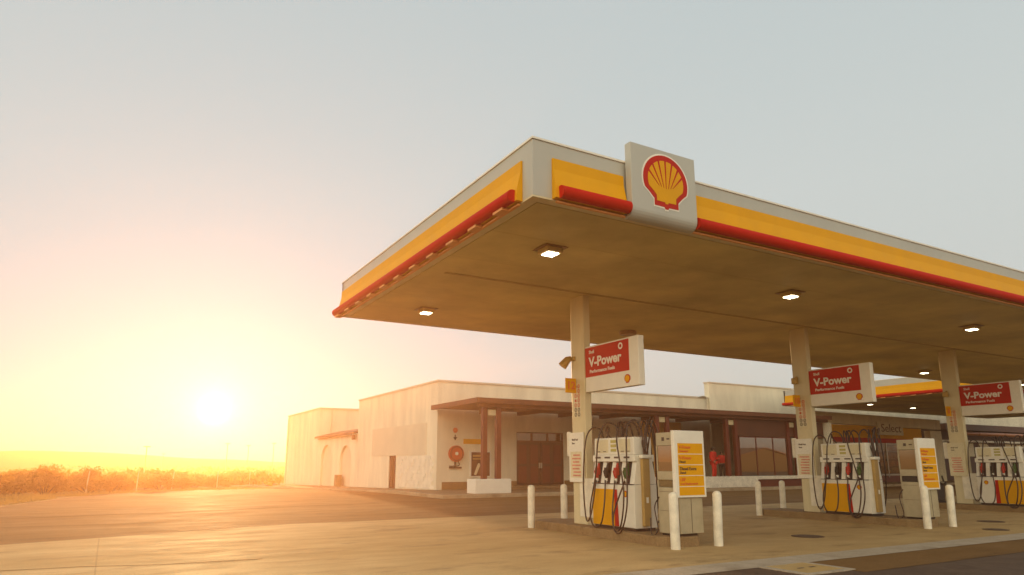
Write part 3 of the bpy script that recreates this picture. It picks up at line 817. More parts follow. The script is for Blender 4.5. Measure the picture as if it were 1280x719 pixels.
# oil filler lids and the drain
for x, y, r, lab in ((12.93, 9.91, .33, 'dark round filler lid in the concrete between the first two islands'), (20.4, 9.95, .32, 'dark round filler lid right of the second island, further from the road'), (18.0, 8.7, .27, 'dark round filler lid close to the gutter near the second island')):
    mb = MB().lathe([(r, 0), (r, .006), (r - .03, .010), (r - .08, .010)], (0, 0, 0), 24)
    o = mb.build('filler_lid', 'road', loc=(x, y, .001)); tag(o, lab, 'manhole lid', 'filler lids in the forecourt')
dr = empty('drain_cover', (8.98, 6.98, 0), 'rectangular tan drain cover with pale concrete surround at the road edge', 'drain cover')
MB().box(-.42, .42, -.36, .36, -.02, .012).build('cover', 'tan', dr)
MB().box(-.52, .52, -.46, -.361, -.02, .016).box(-.52, .52, .361, .38, -.02, .016).box(-.52, -.421, -.36, .36, -.02, .016).box(.421, .52, -.36, .36, -.02, .016).build('surround', 'gutter', dr)
hb = MB()
for x in (-.15, .1): hb.box(x, x + .12, -.02, .02, .0125, .016)
hb.build('handle', 'black', dr)

# ------------------------------------------------------------------ the shop
B = empty('shop_building', (15, 33.9, 0), 'long white flat-roofed shop building with a brown verandah, behind the pumps', 'building')
def bw(x0, x1, y0, y1, z0, z1): return (x0 - 15, x1 - 15, y0 - 33.9, y1 - 33.9, z0, z1)
PX = 15; PY = 33.9
w = MB()
# left wall (X=15) with a side door opening at y 39.9-41.15
w.box(*bw(15, 15.3, 33.9, 39.92, -.2, 5.85)).box(*bw(15, 15.3, 41.12, 47.6, -.5, 5.85)).box(*bw(15, 15.3, 39.9201, 41.1199, 2.83, 5.85))
# front wall Y=33.9, door opening x 19.9-23.1 z .32-3.25
w.box(*bw(15.3, 19.9, 33.9, 34.2, -.2, 5.85)).box(*bw(19.9001, 23.0999, 33.9, 34.2, 3.27, 5.85)).box(*bw(23.1, 35.1, 33.9, 34.2, -.2, 5.85))
w.box(*bw(15.3, 35.1, 47.3, 47.6, -.5, 5.85))
w.box(*bw(35.1, 95, 33.75, 34.2, -.2, 6.92)).box(*bw(35.101, 95, 47.3, 47.6, -.5, 5.85))
w.build('wall', 'wall', B)
MB().box(*bw(15.3, 35.1, 34.2, 47.3, 5.3, 5.5)).box(*bw(35.101, 95, 34.21, 47.3, 5.3, 5.5)).build('roof', 'rooftop', B)
MB().box(*bw(14.95, 35.09, 33.84, 34.25, 5.852, 5.95)).box(*bw(14.95, 15.35, 34.252, 47.65, 5.852, 5.95)).box(*bw(35.05, 95, 33.69, 34.25, 6.922, 7.0)).build('coping', 'coping', B)
MB().box(*bw(15.0, 15.0, 0, 0, 0, 0))
MB().box(*bw(14.975, 14.998, 35.3, 44.4, 1.98, 3.72)).build('wall_patch', 'wall_patch', B)
bl = MB()
for r in range(9):
    for c in range(13):
        y = 34.2 + c * .44 + (.22 if r % 2 else 0); 
        if y + .42 > 39.85: continue
        d = .015 + .006 * ((r * 7 + c * 3) % 4)
        bl.box(*bw(15 - d, 15.0 - .0005, y, y + .425, .18 + r * .197, .18 + r * .197 + .185))
bl.build('blockwork', 'block', B)
d = MB().box(*bw(15.05, 15.1, 39.93, 41.11, .05, 2.82)).build('door', 'woodbrown', B)
MB().box(*bw(15.02, 15.048, 40.0, 40.04, .1, 2.75)).box(*bw(15.02, 15.048, 40.5, 40.54, .1, 2.75)).build('door_rail', 'darkdoor', d)
MB().box(*bw(15.32, 19.88, 33.86, 33.898, .16, .55)).box(*bw(23.12, 35, 33.86, 33.898, .16, .55)).build('plinth', 'plinth', B)  # brown band along the foot of the front wall
MB().box(*bw(18.9, 24.2, 32.6, 33.85, .152, .31)).build('door_step', 'paving', B, bevel=0.015)
MB().box(*bw(15.005, 15.01, 33.9, 33.9, 0, 0))
# big mahogany double door with fanlights
dd = MB().box(*bw(19.94, 21.48, 33.96, 34.02, .32, 2.72)).box(*bw(21.52, 23.06, 33.96, 34.02, .32, 2.72)).build('door', 'darkdoor', B)
pn = MB()
for a in (20.08, 20.85, 21.66, 22.43):
    for z0, z1 in ((.45, 1.35), (1.5, 2.55)): pn.box(*bw(a, a + .5, 33.945, 33.959, z0, z1))
pn.build('door_panel', 'redbrown', dd)
MB().box(*bw(21.4, 21.47, 33.90, 33.958, 1.25, 1.55)).box(*bw(21.53, 21.60, 33.90, 33.958, 1.25, 1.55)).build('handle', 'chrome', dd)
MB().box(*bw(19.9, 23.1, 33.93, 34.1, 2.725, 2.79)).box(*bw(19.9, 19.938, 33.93, 34.1, .31, 3.27)).box(*bw(23.062, 23.1, 33.93, 34.1, .31, 3.27)).box(*bw(20.93, 20.99, 33.93, 34.1, 2.792, 3.2)).box(*bw(22.01, 22.07, 33.93, 34.1, 2.792, 3.2)).box(*bw(19.939, 23.061, 33.93, 34.1, 3.21, 3.268)).build('door_frame', 'woodbrown', B)
MB().box(*bw(19.94, 23.06, 34.0, 34.01, 2.79, 3.21)).build('fanlight', 'shopglass', B)
# verandah roof
MB().box(*bw(14.75, 40.6, 28.62, 33.74, 4.36, 4.50)).build('verandah_roof', 'woodbrown', B)
MB().box(*bw(14.6, 40.6, 28.5, 28.615, 4.30, 4.54)).box(*bw(14.6, 14.745, 28.62, 33.88, 4.30, 4.54)).build('verandah_fascia', 'woodbrown', B)
bm_ = MB()
for x in (17.4, 19.8, 22.6, 25.6, 28.9, 31.8, 34.9, 37.8): bm_.box(*bw(x, x + .22, 29.2, 33.7, 4.16, 4.358))
bm_.box(*bw(14.9, 40.5, 28.75, 28.98, 4.14, 4.358))
bm_.build('verandah_beam', 'woodbrown', B)
# strip lamps under the verandah are unlit pale tubes
tb = MB()
for x in (17.9, 21.6, 24.2, 27.3, 30.4, 33.3, 36.1): tb.box(*bw(x, x + 1.5, 30.2, 30.32, 4.28, 4.355))
tb.build('strip_fitting', 'cream', B)
# paired pillars
pl = []
for x in (15.3, 16.05): pl.append(x)
for px_ in (20.7, 21.45, 26.05, 26.8, 31.45, 32.2, 36.85, 37.6): pl.append(px_)
for x in pl:
    o = MB().box(*bw(x - .12, x + .12, 28.99, 29.23, .80 if x < 17 or x > 25 else .15, 4.138)).build('pillar', 'redbrown', B, bevel=0.012)
for x in pl[::2]:
    MB().box(*bw(x + .16, x + .59, 29.02, 29.18, 3.75, 4.05)).build('pillar_brace', 'cream', B, bevel=0.03)
MB().box(*bw(14.67, 16.57, 28.72, 29.6, .15, .80)).build('pillar_plinth', 'white', B, bevel=0.02)
# terrace: low white wall, raised floor, glass
MB().box(*bw(25.4, 33.8, 29.0, 29.3, .15, .78)).box(*bw(33.801, 40.4, 29.0, 29.3, .58, .78)).build('low_wall', 'white_dirty', B, bevel=0.015)
MB().box(*bw(33.81, 40.4, 29.15, 29.3, .15, .579)).build('wall_base', 'redbrown', B)
MB().box(*bw(25.4, 40.4, 29.301, 33.7, .15, .62)).build('terrace_floor', 'paving', B)
g = MB().box(*bw(32.5, 37.0, 29.10, 29.115, .80, 3.05)).box(*bw(37.75, 40.3, 29.10, 29.115, .80, 3.05)).build('shop_window', 'glass', B)
fr = MB()
for x in (32.46, 33.9, 35.4, 36.7, 38.9): fr.box(*bw(x, x + .05, 29.07, 29.14, .80, 3.12))
fr.box(*bw(32.46, 37, 29.07, 29.14, 3.05, 3.12)); fr.build('frame', 'redbrown', g)
MB().box(*bw(32.3, 40.4, 29.09, 29.16, 3.14, 4.13)).build('dark_transom', 'darkdoor', B)
MB().box(*bw(40.4, 40.6, 28.6, 33.7, .15, 4.13)).build('end_wall', 'wall', B)
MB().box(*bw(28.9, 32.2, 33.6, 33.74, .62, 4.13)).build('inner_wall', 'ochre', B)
g = MB().box(*bw(31.2, 33.6, 33.52, 33.58, 1.2, 3.3)).build('inner_window', 'shopglass', B)
MB().box(*bw(31.15, 33.65, 33.50, 33.59, 3.3, 3.38)).box(*bw(32.4, 32.46, 33.50, 33.515, 1.2, 3.3)).build('frame', 'woodbrown', g)
# right run: dark shopfront below the white parapet
MB().box(*bw(59.0, 95, 31.2, 33.7, 4.25, 4.75)).build('shopfront_canopy', 'darkdoor', B)
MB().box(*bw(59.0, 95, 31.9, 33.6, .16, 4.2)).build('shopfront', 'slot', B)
aw = MB()
for k in range(8):
    x = 59.2 + k * 4.3
    aw.tube([(x - 15, 31.0 - 33.9, 3.95), (x + 4.2 - 15, 31.0 - 33.9, 3.95)], .16, 12)
aw.build('awning_roll', 'copper', B)
MB().box(*bw(59.0, 95, 31.3, 31.88, 3.28, 3.42)).build('ledge', 'white_dirty', B)
wb = MB()
for k, x in enumerate((60, 62.5, 65, 69.5, 71.6, 76)): wb.box(*bw(x, x + 1.7, 31.85, 31.89, 2.1, 3.2))
wb.build('window_poster', 'paper', B)
# far block and lean-to arcade
F = empty('far_block', (15, 58.2, -.3), 'plain white flat-roofed block at the far left end of the shop', 'building')
def fw(x0, x1, y0, y1, z0, z1): return (x0 - 15, x1 - 15, y0 - 58.2, y1 - 58.2, z0 + .3, z1 + .3)
MB().box(*fw(15, 30, 58.2, 70.0, -1.6, 6.02)).build('wall', 'wall', F)
MB().box(*fw(14.93, 30.1, 58.1, 70.1, 6.022, 6.14)).build('coping', 'coping', F)
MB().box(*fw(15.95, 16.05, 58.1, 58.198, -1, 5.9)).build('downpipe', 'coping', F)
MB().box(*fw(14.90, 14.998, 69.5, 69.8, -1, 5.9)).build('downpipe', 'coping', F)
A = empty('arcade', (15, 47.6, -.2), 'low white arcade with two blind arches and a sloping roof, between the two blocks', 'arcade')
def arcade_wall():
    mb = MB()
    ya, yb_ = 47.62, 58.18
    # outline in (y, z) with two arch cut-outs built as pieces
    arches = [(48.9, 51.7), (53.9, 57.1)]
    z0, zt, zs = -1.2, 3.55, 1.75
    def bx(y0, y1, a, b): mb.box(0, .3, y0 - 47.6, y1 - 47.6, a + .2, b + .2)
    bx(ya, arches[0][0], z0, zt); bx(arches[0][1], arches[1][0], z0, zt); bx(arches[1][1], yb_, z0, zt)
    for a, b in arches:
        c = (a + b) / 2; r = (b - a) / 2; n = 14
        for k in range(n):
            t0, t1 = math.pi * k / n, math.pi * (k + 1) / n
            y0_, y1_ = c + r * math.cos(t0), c + r * math.cos(t1)
            h0, h1 = zs + .9 * r * .85 * math.sin(t0), zs + .9 * r * .85 * math.sin(t1)
            vs = []
            for x in (0, .3): vs += [(x, y0_ - 47.6, h0 + .2), (x, y1_ - 47.6, h1 + .2), (x, y1_ - 47.6, zt + .2), (x, y0_ - 47.6, zt + .2)]
            mb.add(vs, [(0, 1, 2, 3), (7, 6, 5, 4), (0, 4, 5, 1), (2, 6, 7, 3)])
    return mb
arcade_wall().build('wall', 'wall', A)
MB().box(.18, .30, .02, 10.5, -1, 3.7).build('arch_infill', 'wall_patch', A)
rf = MB()
rf.prism([(-.35, 3.72), (-.35, 3.88), (1.6, 4.35), (1.6, 4.19)], .02, 10.56, 'y'); rf.build('lean_to_roof', 'woodbrown', A)
MB().box(-.35, -.15, .0, .3, 3.35, 3.70).build('gutter_box', 'woodbrown', A)
tag(MB().box(-.4, -.02, -.35, .35, 0, .85).build('wheelie_bin', 'plinth', loc=(15, 51.2, -.15), bevel=0.04), 'small brown bin against the arcade wall beside an arch', 'bin')

# shopfront portal below the rear canopy
Pt = empty('entrance_portal', (42, 31.0, .15), 'cream portal framing the shop entrance with a yellow panel and name board', 'entrance')
def pw(x0, x1, y0, y1, z0, z1): return (x0 - 42, x1 - 42, y0 - 31, y1 - 31, z0 - .15, z1 - .15)
MB().prism([(41.0 - 42, 4.2), (57.9 - 42, 4.02), (57.9 - 42, 4.80), (41.0 - 42, 4.98)], 0, .5, 'y').build('beam', 'cream', Pt, bevel=0.02)
MB().box(*pw(41.8, 43.4, 31, 31.5, .15, 4.29)).build('post', 'cream', Pt, bevel=0.02)
MB().box(*pw(56.3, 57.89, 31, 31.5, .15, 4.08)).build('post', 'cream', Pt, bevel=0.02)
MB().box(*pw(43.4, 56.3, 31.7, 31.9, 3.4, 4.3)).build('yellow_fascia', 'yellow', Pt)
MB().box(*pw(43.4, 56.3, 31.6, 31.9, 3.05, 3.39)).build('red_fascia', 'red', Pt)
nb = MB().box(*pw(49.2, 52.4, 30.85, 30.99, 3.60, 4.55)).build('name_board', 'cream', Pt, bevel=0.02)
text_mesh('Select', .85, 'woodbrown', Pt, loc=(50.85 - 42, 30.845 - 31, 3.83 - .15), rot=FY, align='CENTER', depth=.01, width=2.5)
# display windows with goods
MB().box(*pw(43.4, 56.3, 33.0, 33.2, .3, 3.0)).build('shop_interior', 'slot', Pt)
g = MB().box(*pw(43.4, 56.3, 31.72, 31.74, .75, 3.04)).build('display_window', 'shopglass', Pt)
fr = MB()
for x in (43.4, 45.4, 47.3, 49.3, 51.3, 53.3, 56.1): fr.box(*pw(x, x + .09, 31.66, 31.71, .5, 3.04))
fr.box(*pw(43.4, 56.3, 31.66, 31.71, .62, .74)); fr.build('frame', 'chrome', g)
MB().box(*pw(43.4, 56.3, 31.76, 31.9, .15, .73)).build('stall_riser', 'redbrown', Pt)
random.seed(11)
gc = 0
for r in range(4):
    sh = MB().box(*pw(43.6, 56.2, 31.9, 32.4, .75 + r * .56, .78 + r * .56)).build('shelf', 'chrome', Pt)
    x = 43.8
    packs = {k: MB() for k in ('paper', 'orange', 'redprint', 'copper')}
    while x < 56:
        wd = random.uniform(.25, .6); hh = random.uniform(.2, .45)
        packs[random.choice(list(packs))].box(*pw(x, x + wd * .85, 31.95, 32.3, .785 + r * .56, .785 + r * .56 + hh))
        x += wd + random.uniform(0, .25)
    for k, mbp in packs.items():
        if mbp.v: tag(mbp.build('goods', k, sh), kind='stuff')

# hose reel, pictogram, boards, camera on the shop wall
hr = empty('hose_reel', (16.07, 33.9, 2.03), 'round red fire hose reel on the white wall left of the paired pillars', 'hose reel')
def disc(mb, r, y0, y1, n=24, c=(0, 0)):
    mb.prism([(c[0] + r * math.cos(2 * math.pi * k / n), c[1] + r * math.sin(2 * math.pi * k / n)) for k in range(n)], y0, y1, 'y')
q = MB(); disc(q, .43, -.20, -.06); q.build('reel_drum', 'redprint', hr)
q = MB(); disc(q, .09, -.24, -.201); q.build('hub', 'white', hr)
q = MB()
for k in range(5): q.tube([(.36 * math.cos(2 * math.pi * a / 24) , -.225 + .0 * k, .36 * math.sin(2 * math.pi * a / 24)) for a in range(25)], .014, 6) if k == 0 else None
q.build('hose_coil', 'hose', hr)
MB().box(-.04, .04, -.06, -.002, -.7, .3).box(-.35, .35, -.12, -.002, -.78, -.70).build('bracket', 'slot', hr)
q = MB().tube(catmull([(.1, -.2, -.4), (.15, -.2, -.62), (-.2, -.16, -.66), (-.4, -.14, -.66)], 5), .03, 7).build('hose', 'hose', hr)
sg = empty('fire_sign', (16.06, 33.9, 2.95), 'round red fire mark with a downward arrow above the hose reel', 'sign')
q = MB(); disc(q, .14, -.012, -.002, 20, (0, .32)); q.build('roundel', 'redprint', sg)
MB().prism([(-.03, .08), (.03, .08), (.03, -.05), (.12, -.05), (0, -.22), (-.12, -.05), (-.03, -.05)], -.012, -.002, 'y').build('arrow', 'slot', sg)
wb_ = empty('wall_plate', (17.15, 33.9, 2.68), 'long yellow ochre name plate on the wall, partly behind the pillars', 'sign')
MB().box(-.6, .8, -.03, -.002, -.13, .14).build('plate', 'yellow', wb_, bevel=0.005)
pb = empty('menu_board', (17.4, 33.9, .77), 'framed brown poster board with a pale bottle shape, left of the pillars', 'poster')
MB().box(-.48, .85, -.06, -.002, 0, 1.42).build('frame', 'white', pb, bevel=0.01)
MB().box(-.38, .75, -.064, -.0605, .08, 1.34).build('poster', 'darkdoor', pb)
MB().prism([(-.22, .16), (-.08, .12), (.16, .62), (.14, .74), (.04, .76), (-.02, .66)], -.067, -.0645, 'y').build('bottle_shape', 'paper', pb)
MB().box(-.3, .6, -.067, -.0645, .95, 1.02).box(-.3, .6, -.067, -.0645, 1.1, 1.2).build('print_line', 'tan', pb)
cc = empty('security_camera', (14.99, 33.9, 4.42), 'small white security camera on the corner of the shop', 'camera')
MB().box(-.06, -.002, .05, .15, -.1, .1).build('wall_plate', 'white', cc)
MB().tube([(-.06, .1, 0), (-.2, .05, .02)], .03, 8).build('arm', 'white', cc)
MB().tube([(-.2, .16, .08), (-.28, -.22, -.02)], .085, 12).build('camera_body', 'white', cc)
ws = empty('red_wall_sign', (37.7, 28.48, 3.5), 'small orange bordered sign with a white letter W, beside the second column', 'sign')
MB().box(-.45, .4, -.12, -.003, 0, .75).build('sign_box', 'orangeprint', ws, bevel=0.01)
MB().box(-.37, .32, -.125, -.121, .08, .67).build('face', 'red', ws)
text_mesh('W', .55, 'white', ws, loc=(-.03, -.128, .18), rot=FY, align='CENTER', bold=.01)
MB().box(-.1, .1, -.0025, .12, .1, .6).build('bracket', 'woodbrown', ws)
# steel overflow pipe on the parapet
op = tag(MB().tube(catmull([(34.15, 33.84, 5.90), (34.5, 33.78, 5.97), (34.78, 33.72, 5.80), (34.82, 33.7, 4.55)], 5), .05, 8).build('roof_pipe', 'chrome'), 'bent grey pipe hooked over the parapet beside the taller block', 'pipe')

# ------------------------------------------------------------------ two people behind the terrace wall
def person(loc, rz, label, top, bottoms, h=1.72, arm=0):
    t = empty('person', loc, label, 'person', 'people in red behind the terrace wall', rz)
    k = h / 1.72
    J = {'pel': (0, 0, .93), 'sp': (0, .01, 1.12), 'ch': (0, .0, 1.32), 'nk': (0, .01, 1.46), 'hd': (0, -.01, 1.58), 'tp': (0, 0, 1.68),
         'shl': (-.18, .01, 1.39), 'ell': (-.24, .03, 1.12), 'wrl': (-.20, -.14, .93), 'hal': (-.18, -.2, .88),
         'shr': (.18, .01, 1.39), 'elr': (.24, .02, 1.12), 'wrr': (.17, -.18 - arm * .05, .98 + arm * .1), 'har': (.13, -.25, .98 + arm * .12),
         'hil': (-.09, 0, .88), 'knl': (-.10, -.02, .50), 'anl': (-.11, .02, .09), 'tol': (-.12, -.14, .03),
         'hir': (.09, 0, .88), 'knr': (.11, -.03, .50), 'anr': (.12, .02, .09), 'tor': (.13, -.14, .03)}
    rad = {'pel': .15, 'sp': .13, 'ch': .16, 'nk': .055, 'hd': .09, 'tp': .07, 'shl': .075, 'ell': .05, 'wrl': .035, 'hal': .035, 'shr': .075, 'elr': .05, 'wrr': .035, 'har': .035,
           'hil': .10, 'knl': .065, 'anl': .045, 'tol': .035, 'hir': .10, 'knr': .065, 'anr': .045, 'tor': .035}
    E = [('pel', 'sp'), ('sp', 'ch'), ('ch', 'nk'), ('nk', 'hd'), ('hd', 'tp'), ('ch', 'shl'), ('shl', 'ell'), ('ell', 'wrl'), ('wrl', 'hal'), ('ch', 'shr'), ('shr', 'elr'), ('elr', 'wrr'), ('wrr', 'har'),
         ('pel', 'hil'), ('hil', 'knl'), ('knl', 'anl'), ('anl', 'tol'), ('pel', 'hir'), ('hir', 'knr'), ('knr', 'anr'), ('anr', 'tor')]
    def skin(name, keys, grow, mname, lv=2):
        ks = [q for q in J if q in keys]; idx = {q: i for i, q in enumerate(ks)}
        me = bpy.data.meshes.new(name)
        me.from_pydata([tuple(c * k for c in J[q]) for q in ks], [(idx[a], idx[b]) for a, b in E if a in idx and b in idx], [])
        o = bpy.data.objects.new(name, me); COL.objects.link(o)
        md = o.modifiers.new('Skin', 'SKIN')
        for i, q in enumerate(ks):
            sv = me.skin_vertices[0].data[i]; r = (rad[q] + grow) * k
            flat = .72 if q in ('pel', 'sp', 'ch') else 1
            sv.radius = (r, r * flat); sv.use_root = i == 0
        ss = o.modifiers.new('Sub', 'SUBSURF'); ss.levels = lv; ss.render_levels = lv
        dg = bpy.context.evaluated_depsgraph_get()
        m2 = bpy.data.meshes.new_from_object(o.evaluated_get(dg)); m2.name = name
        bpy.data.objects.remove(o)
        m2.materials.clear(); m2.materials.append(M[mname])
        for p in m2.polygons: p.use_smooth = True
        o = bpy.data.objects.new(name, m2); COL.objects.link(o); o.parent = t
        return o
    skin('body', list(J), 0, 'skin')
    skin('jacket', ['pel', 'sp', 'ch', 'shl', 'ell', 'wrl', 'shr', 'elr', 'wrr'], .045, top)
    skin('trousers', ['pel', 'hil', 'knl', 'anl', 'hir', 'knr', 'anr'], .014, bottoms)
    hp = MB(); vs = []
    n = 12
    prof = [(.075, 1.52), (.098, 1.58), (.103, 1.64), (.085, 1.70), (.04, 1.735)]
    hp.lathe([(r * k, z * k) for r, z in prof], (0, .022, 0), n); hp.build('hair', 'hair', t)
    f = MB(); f.tube([(0, -.09 * k, 1.60 * k), (0, -.115 * k, 1.565 * k)], [.008, .014], 6); f.build('nose', 'skin', t)
    for s_ in (-1, 1):
        f = MB(); f.tube([(s_ * .033 * k, -.088 * k, 1.605 * k), (s_ * .033 * k, -.097 * k, 1.605 * k)], .009, 6); f.build('eye', 'hair', t)
    return t
person((30.95, 29.75, .62), R(15), 'person in a red jacket standing behind the low wall, taller of two', 'redcloth', 'redcloth', 1.84, 1)
person((31.75, 29.85, .62), R(-40), 'shorter dark-haired person in red next to the pillar pair', 'redcloth', 'darkcloth', 1.60, 0)

# ------------------------------------------------------------------ house across the road (seen mirrored in the shop glass)
hs = empty('gabled_house', (111, -38, 0), 'wide gabled house across the road, mirrored in the shop glass', 'house')
MB().box(-8, 8, -5, 3, -.2, 2.75).prism([(-8, 2.751), (8, 2.751), (0, 4.3)], -5, 3, 'y').build('wall', 'housewall', hs)
MB().prism([(-8.8, 2.65), (0, 4.4), (0, 4.6), (-8.8, 2.85)], -5.4, 3.4, 'y').prism([(8.8, 2.65), (8.8, 2.85), (0.001, 4.6), (0.001, 4.4)], -5.4, 3.4, 'y').build('roof', 'roof', hs)

# ------------------------------------------------------------------ scrub, posts, grass
def bush_mesh(seed, rx, ry, h, nleaf=1300):
    rnd = random.Random(seed)
    mb = MB(); cl = []
    for i in range(16):
        a = rnd.uniform(0, 6.28); r = rnd.random() ** .6
        cl.append((rx * .75 * r * math.cos(a), ry * .75 * r * math.sin(a), h * rnd.uniform(.25, .8) * (1.05 - .35 * r), rnd.uniform(.22, .42) * h * .62))
    for i in range(nleaf):
        c = rnd.choice(cl)
        d = Vector((rnd.gauss(0, 1), rnd.gauss(0, 1), rnd.gauss(0, 1))).normalized() * c[3] * rnd.uniform(.5, 1.12)
        p = Vector((c[0] + d.x * 1.35, c[1] + d.y * 1.35, max(.02, c[2] + d.z)))
        s = rnd.uniform(.035, .08)
        u = Vector((rnd.gauss(0, 1), rnd.gauss(0, 1), rnd.gauss(0, 1))).normalized(); v = u.cross(Vector((rnd.gauss(0, 1), rnd.gauss(0, 1), rnd.gauss(0, 1)))).normalized()
        mb.add([p - u * s * 1.7, p + v * s * .6, p + u * s * 1.7, p - v * s * .6], [(0, 1, 2, 3)])
    st = MB()
    for c in cl[:10]:
        st.tube([(c[0] * .1, c[1] * .1, -.05), (c[0] * .6, c[1] * .6, c[2] * .5), (c[0], c[1], c[2])], [.025, .015, .006], 5)
    for i in range(5):
        c = rnd.choice(cl); st.tube([(c[0], c[1], c[2]), (c[0] + rnd.uniform(-.2, .2), c[1], c[2] + c[3] + rnd.uniform(.05, .3))], [.008, .003], 4)
    return mb, st
protos = []
random.seed(21)
for i, (rx, ry, h) in enumerate(((1.5, 1.3, 1.6), (1.2, 1.0, 1.25), (1.8, 1.4, 1.5), (.9, .9, 1.0), (1.1, .9, 2.0))):
    lf, st = bush_mesh(i, rx, ry, h, (1700, 1300, 1900, 900, 1300)[i])
    protos.append((lf, st))
plist = []
def put_bush(x, y, k, sc, rz, label):
    if k < len(protos) and not isinstance(protos[k], bpy.types.Object):
        lf, st = protos[k]
        r = empty('scrub_bush', (0, 0, 0)); lf.build('foliage', 'leaf', r); st.build('stems', 'stem', r)
        protos[k] = r; o = r
    else:
        o = copy_tree(protos[k])
    o.location = (x, y, gz(y) - .02); o.scale = (sc, sc, sc * random.uniform(.9, 1.1)); o.rotation_euler = (0, 0, rz)
    tag(o, label, 'bush', 'scrub bushes beyond the driveway')
# verge edge points (from near left to far right)
edge = [(-8.5, 34), (-6.0, 38.5), (-3.0, 43.5), (-.6, 48), (2.2, 53), (5, 57), (8, 62), (11, 70), (14, 80)]
def along(t):
    f = t * (len(edge) - 1); i = min(int(f), len(edge) - 2); u = f - i
    return edge[i][0] * (1 - u) + edge[i + 1][0] * u, edge[i][1] * (1 - u) + edge[i + 1][1] * u
random.seed(5)
cnt = 0
for row in range(4):
    nb_ = 17
    for i in range(nb_):
        t_ = (i + random.uniform(.1, .9)) / nb_
        x, y = along(t_)
        x -= row * 1.9 + random.uniform(-.3, .6); y += row * 1.9 + random.uniform(-.5, .8)
        sc = 1.22 * (1 - .42 * t_) * random.uniform(.8, 1.08)
        if .55 < t_ < .9: sc *= .8
        k = random.choice((0, 0, 1, 2, 2, 3, 4)) if row else random.choice((0, 1, 2, 3))
        if row == 3 and k == 3: k = 0
        lab = ['low dry bush in the front row of scrub beside the verge', 'dry bush in the second row of scrub', 'dry bush in the third row of scrub', 'dry bush at the back of the scrub against the sky'][row]
        put_bush(x, y, k, sc, random.uniform(0, 6.28), lab); cnt += 1
# a few further bushes to the right, by the far block
for (x, y, k, sc) in ((11.4, 74, 0, .95), (12.7, 76, 2, 1.0), (9.8, 78, 3, 1.0), (14.6, 80, 4, .95), (10.6, 84, 1, 1.0), (13.2, 84, 0, 1.1)):
    put_bush(x, y, k, sc, random.uniform(0, 6), 'small dry bush beside the far block of the shop')
# far scrub that reads as one mass
mb = MB(); rnd = random.Random(99)
for i in range(26000):
    y = rnd.uniform(70, 230) if i % 3 else rnd.uniform(56, 110)
    x0 = -8 - (y - 56) * .35 ; x1 = 12 + (y - 56) * .16
    if y > 95: x1 += 30
    x = rnd.uniform(x0 - 25, x1)
    cl_ = math.sin(x * .45 + 2 * math.sin(y * .13)) + math.sin(y * .27 + 1.3 * math.sin(x * .21))
    if cl_ < -.3: continue
    h = max(.15, (.75 + .45 * cl_)) * rnd.random() ** .5 * (1 if y < 120 else 1.3)
    p = Vector((x, y, gz(y) + h)); s = rnd.uniform(.09, .2) * (1 + y / 120)
    u = Vector((rnd.gauss(0, 1), rnd.gauss(0, .5), rnd.gauss(0, .7))).normalized(); v = u.cross(Vector((rnd.gauss(0, 1), rnd.gauss(0, 1), rnd.gauss(0, 1)))).normalized()
    mb.add([p - u * s, p + v * s * .6, p + u * s, p - v * s * .6], [(0, 1, 2, 3)])
tag(mb.build('scrub', 'leaf'), kind='stuff')
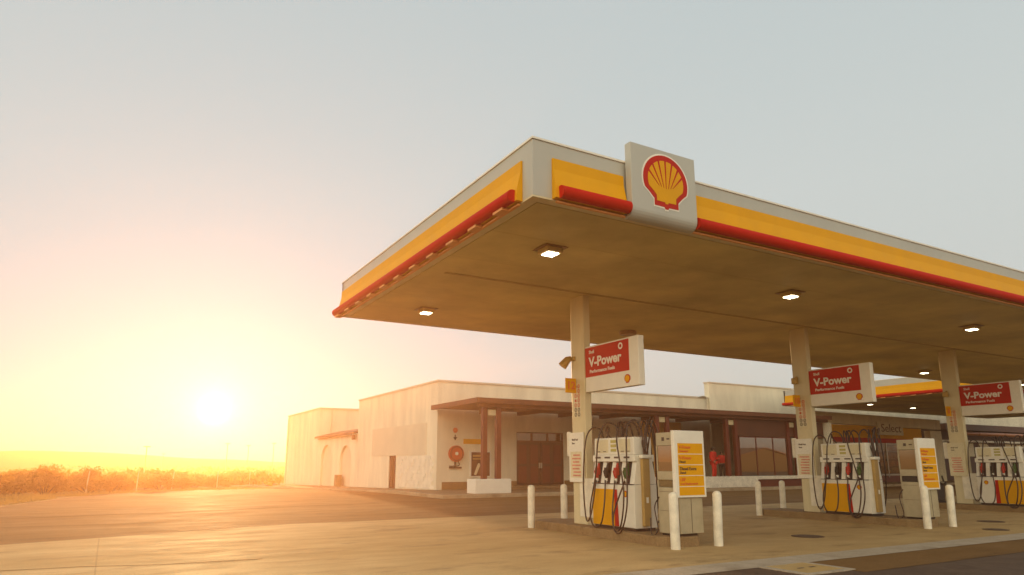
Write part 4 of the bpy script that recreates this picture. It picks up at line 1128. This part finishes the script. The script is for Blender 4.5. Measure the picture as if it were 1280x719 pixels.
# dry grass on the verge
mb = MB(); rnd = random.Random(4)
vedge = [(-24, 10), (-10, 20), (-3.4, 30.8), (-1.5, 38), (.5, 45.2), (4.8, 50.3), (10.6, 53.2)]
for i in range(16000):
    j = rnd.choice((1, 1, 2, 2, 3, 3, 4, 5)); u = rnd.random()
    a, b = vedge[j], vedge[j + 1]; x = a[0] + (b[0] - a[0]) * u; y = a[1] + (b[1] - a[1]) * u
    off = rnd.random() ** 1.3 * 7 + .15
    nx, ny = -(b[1] - a[1]), (b[0] - a[0]); l = math.hypot(nx, ny); x += nx / l * off; y += ny / l * off
    if math.sin(x * 1.7 + math.sin(y)) + math.sin(y * 1.1) < -.5 and rnd.random() < .8: continue
    h = rnd.uniform(.05, .2); an = rnd.uniform(0, 6.28); w_ = .014; lx, ly = rnd.uniform(-.08, .08), rnd.uniform(-.08, .08)
    z = gz(y) - .02
    mb.add([(x - w_ * math.cos(an), y - w_ * math.sin(an), z), (x + w_ * math.cos(an), y + w_ * math.sin(an), z), (x + lx, y + ly, z + h)], [(0, 1, 2)])
tag(mb.build('grass', 'grass'), kind='stuff')
# leaning fence posts
for i, (x, y, lx, lab) in enumerate(((-4.1, 37.5, .02, 'slim pale fence post, leftmost in front of the scrub'), (-.95, 47.2, .09, 'slim pale fence post leaning right in front of the scrub'), (1.75, 51.6, .05, 'slim pale fence post between two leaning ones, middle of the scrub'),
                       (4.0, 54.4, .1, 'slim pale fence post leaning right below the sun'), (7.4, 58, .02, 'short pale fence post in the gap of the scrub'), (11.1, 66, .0, 'pale fence post right of the sun'), (13.3, 69, 0, 'pale fence post closest to the far block'))):
    o = MB().tube([(0, 0, -.3), (lx * .5, 0, .6), (lx, 0, 1.25)], [.04, .036, .03], 7).build('fence_post', 'post', loc=(x, y, gz(y)))
    tag(o, lab, 'post', 'fence posts in front of the scrub')
# distant poles
for x, y, h, lab in ((4.9, 120, 5.2, 'thin distant lamp pole above the left scrub'), (20.5, 150, 6.6, 'thin distant pole just right of the sun'), (27.0, 165, 6.6, 'thin distant pole between the sun and the far block'), (29.5, 150, 6.8, 'thin distant pole nearest the far block'), (11.5, 190, 5.0, 'thin distant lamp pole left of the sun')):
    o = MB().tube([(0, 0, 0), (0, 0, h)], [.09, .06], 6).box(-.5, .5, -.08, .08, h, h + .12).build('lamp_pole', 'post', loc=(x, y, gz(y)))
    tag(o, lab, 'lamp pole', 'distant poles')

# ------------------------------------------------------------------ air
hz = bpy.data.materials.new('haze'); hz.use_nodes = True
t = hz.node_tree; t.nodes.clear()
o_ = t.nodes.new('ShaderNodeOutputMaterial'); pv = t.nodes.new('ShaderNodeVolumePrincipled')
pv.inputs['Color'].default_value = (1.0, 0.51, 0.28, 1)
pv.inputs['Density'].default_value = 0.0036
pv.inputs['Anisotropy'].default_value = 0.70
t.links.new(pv.outputs[0], o_.inputs['Volume'])
M['haze'] = hz
tag(MB().box(-950, 950, -950, 950, -5, 7.3).build('haze', 'haze'), kind='stuff')
